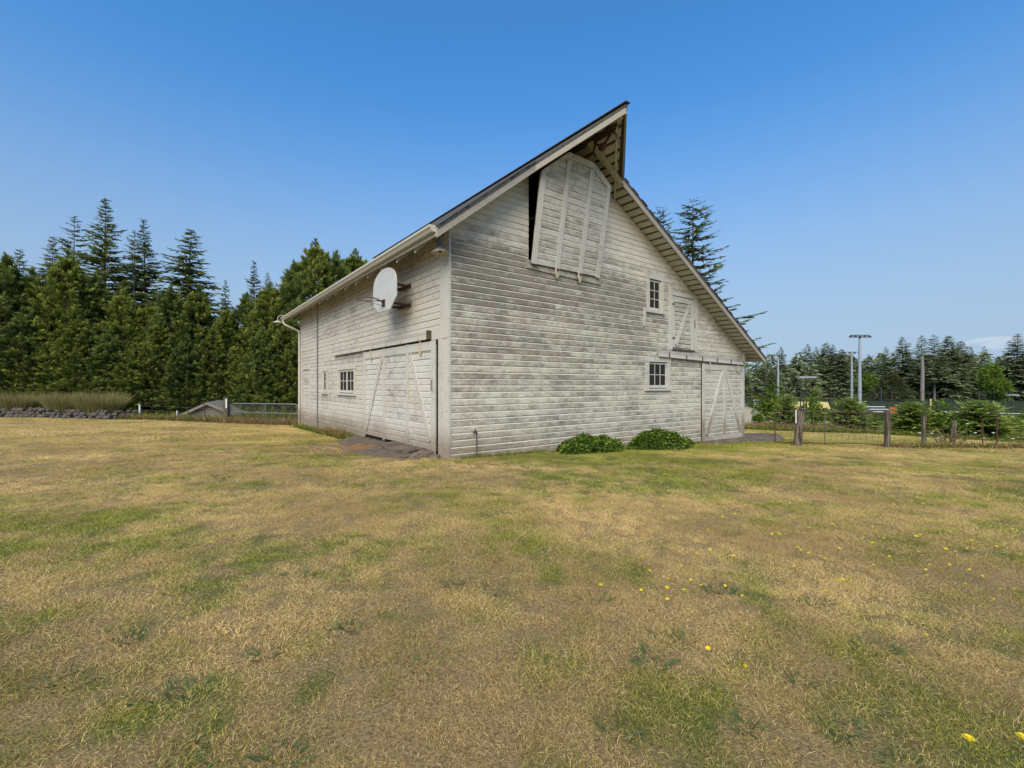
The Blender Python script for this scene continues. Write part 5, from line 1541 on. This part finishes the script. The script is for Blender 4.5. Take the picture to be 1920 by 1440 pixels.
# ------------------------------------------------------------------ yellow flowers in the lawn
def flower_proto(name, k=1.0):
    e = empty(name)
    MB().tube([(0, 0, 0), (.004, 0, .05*k), (.0, .004, .085*k)], .0018, 5).build("stem", M['stem'], e)
    m = MB()
    for ring_, n, l, tz in ((0, 14, .021, .002), (1, 12, .014, .006)):
        for i in range(n):
            a = 2*math.pi*(i+.5*ring_)/n; w = .0035
            d = Vector((math.cos(a), math.sin(a), 0)); q = Vector((-d.y, d.x, 0))*w
            c = Vector((0, .004, .086*k))
            m.add([c+d*.002-q*.4, c+d*l*.6-q+Vector((0, 0, tz)), c+d*l+Vector((0, 0, tz*1.2)), c+d*l*.6+q+Vector((0, 0, tz)), c+d*.002+q*.4], [(0, 1, 2, 3, 4)])
    m.lathe([(0, .006), (.004, .006), (.006, .002), (.0045, -.008), (0, -.012)], (0, .004, .086*k), 8)
    m.build("flower_head", M['petal'], e)
    return e
fp = flower_proto("dandelion")
firstf = True
def gpt(x, y):
    d_ = 3.0
    for _ in range(12):
        X = px(x, d_); d_ = 853*(1.5-hz_(X, d_)-.08)/(y-722.0)
    return px(x, d_), d_
spec = [(1813, 1391, "larger yellow dandelion bloom near the bottom right corner of the lawn"), (1911, 1387, "yellow dandelion bloom cut by the right edge at the bottom of the lawn"), (1327, 1205, "single yellow dandelion right of centre in the foreground, left of its nearest neighbour"),
        (1399, 1246, "single yellow dandelion in the foreground, lower right of another lone bloom"), (397, 1012, "lone yellow dandelion on the left half of the lawn"), (1735, 1186, "yellow dandelion by itself in the right middle foreground"), (1255, 1117, "small lone yellow dandelion in the middle foreground")]
for x, y, lb in spec:
    X, Y = gpt(x, y)
    o = fp if firstf else copy_tree(fp); firstf = False
    o.location = (X, Y, hz_(X, Y)); o.scale = (1.1,)*3 if y > 1300 else (.75,)*3; o.rotation_euler = (R(random.uniform(-12, 12)), R(random.uniform(-12, 12)), random.uniform(0, 6))
    tag(o, lb, "dandelion", "separate dandelions in the foreground")
r_ = random.Random(5); cnt = 0
fixed = [(1578, 1080), (1591, 1078), (1572, 1086), (1305, 1031), (1131, 1015), (1100, 1012), (1302, 1060), (1325, 985), (1328, 990), (1517, 982), (1563, 980), (1642, 972), (1640, 985), (1720, 1031), (1741, 1025), (1819, 1026), (1820, 1060), (1880, 1095), (1898, 1101), (1867, 1118), (1640, 1014), (1606, 1004), (1613, 1004), (1492, 1053), (1447, 996), (1462, 1000), (660, 908), (664, 910)]
tot_ = 0
while tot_ < 150:
    if tot_ < len(fixed): x, y = fixed[tot_]
    else:
        y = 880+(r_.random()**1.5)*230; x = r_.uniform(1180, 1915) if r_.random() < .85 else r_.uniform(1000, 1400)
        if r_.random() > .25+.75*(x-1000)/900: continue
    X, Y = gpt(x, y)
    o = copy_tree(fp); o.location = (X, Y, hz_(X, Y)); s_ = r_.uniform(.45, .85)
    o.scale = (s_, s_, s_); o.rotation_euler = (R(r_.uniform(-15, 15)), R(r_.uniform(-15, 15)), r_.uniform(0, 6))
    tag(o, "small yellow dandelion flower among many scattered over the middle and right of the lawn", "dandelion", "scattered small dandelions")
    tot_ += 1
# weed rosettes: darker green coarse leaves lying in the lawn
P = []; T = []
rr_ = np.random.default_rng(8)
wx = [(330, 1080), (495, 1190), (300, 1260), (360, 1255), (800, 1215), (520, 1370), (650, 1140), (1230, 1195), (1500, 1240), (1110, 1090), (560, 1050), (1580, 1325), (930, 1075), (1350, 1075), (1400, 1320), (1160, 1330), (850, 1065), (120, 1240), (1690, 1390), (330, 1415), (1355, 1080), (1530, 1095), (1640, 1180), (240, 1165), (1220, 1210), (1255, 1165)]
for x, y in wx:
    X, Y = gpt(x, y+10); n = 34; z0 = hz_(X, Y); rad = rr_.uniform(.05, .14)
    a = rr_.random(n)*6.28; q = np.sqrt(rr_.random(n))*rad
    b = np.stack([X+np.cos(a)*q, Y+np.sin(a)*q*.7, np.full(n, z0)+.005], 1)
    d = np.stack([np.cos(a), np.sin(a), .35+.8*rr_.random(n)], 1)+rr_.normal(size=(n, 3))*.3
    P.append(strips(b, d, .025+.035*rr_.random(n), .007, rr_, .3)); T.append(rr_.random(n)*.5)
M['rosette'] = foliage('coarse_weed_leaves', (.08, .12, .05), (.16, .21, .085), None, .2, 3)
tag(quads_to_mesh("weed_rosettes", np.concatenate(P), M['rosette'], np.concatenate(T)), "patches of dark green coarse weed leaves in the near lawn", "weeds", kind="stuff")
# gravel crumbs beside the apron
m = MB(); r2 = random.Random(9)
for i in range(420):
    x = -1.15-r2.random()**1.5*.9; y = r2.uniform(1.6, 4.6); p = bw(x, y); z0 = hz_(p.x, p.y)
    s_ = r2.uniform(.012, .035); c = Vector((p.x, p.y, z0+s_*.4))
    vs = [c+Vector((r2.uniform(.7, 1)*s_*a, r2.uniform(.7, 1)*s_*b, r2.uniform(.5, .8)*s_*cc)) for a, b, cc in ((1,0,0),(-1,0,0),(0,1,0),(0,-1,0),(0,0,1),(0,0,-1))]
    m.add(vs, [(0,2,4),(2,1,4),(1,3,4),(3,0,4),(2,0,5),(1,2,5),(3,1,5),(0,3,5)])
tag(m.build("gravel", M['rock']), "loose brown gravel at the outer edge of the concrete apron", "gravel", kind="stuff")
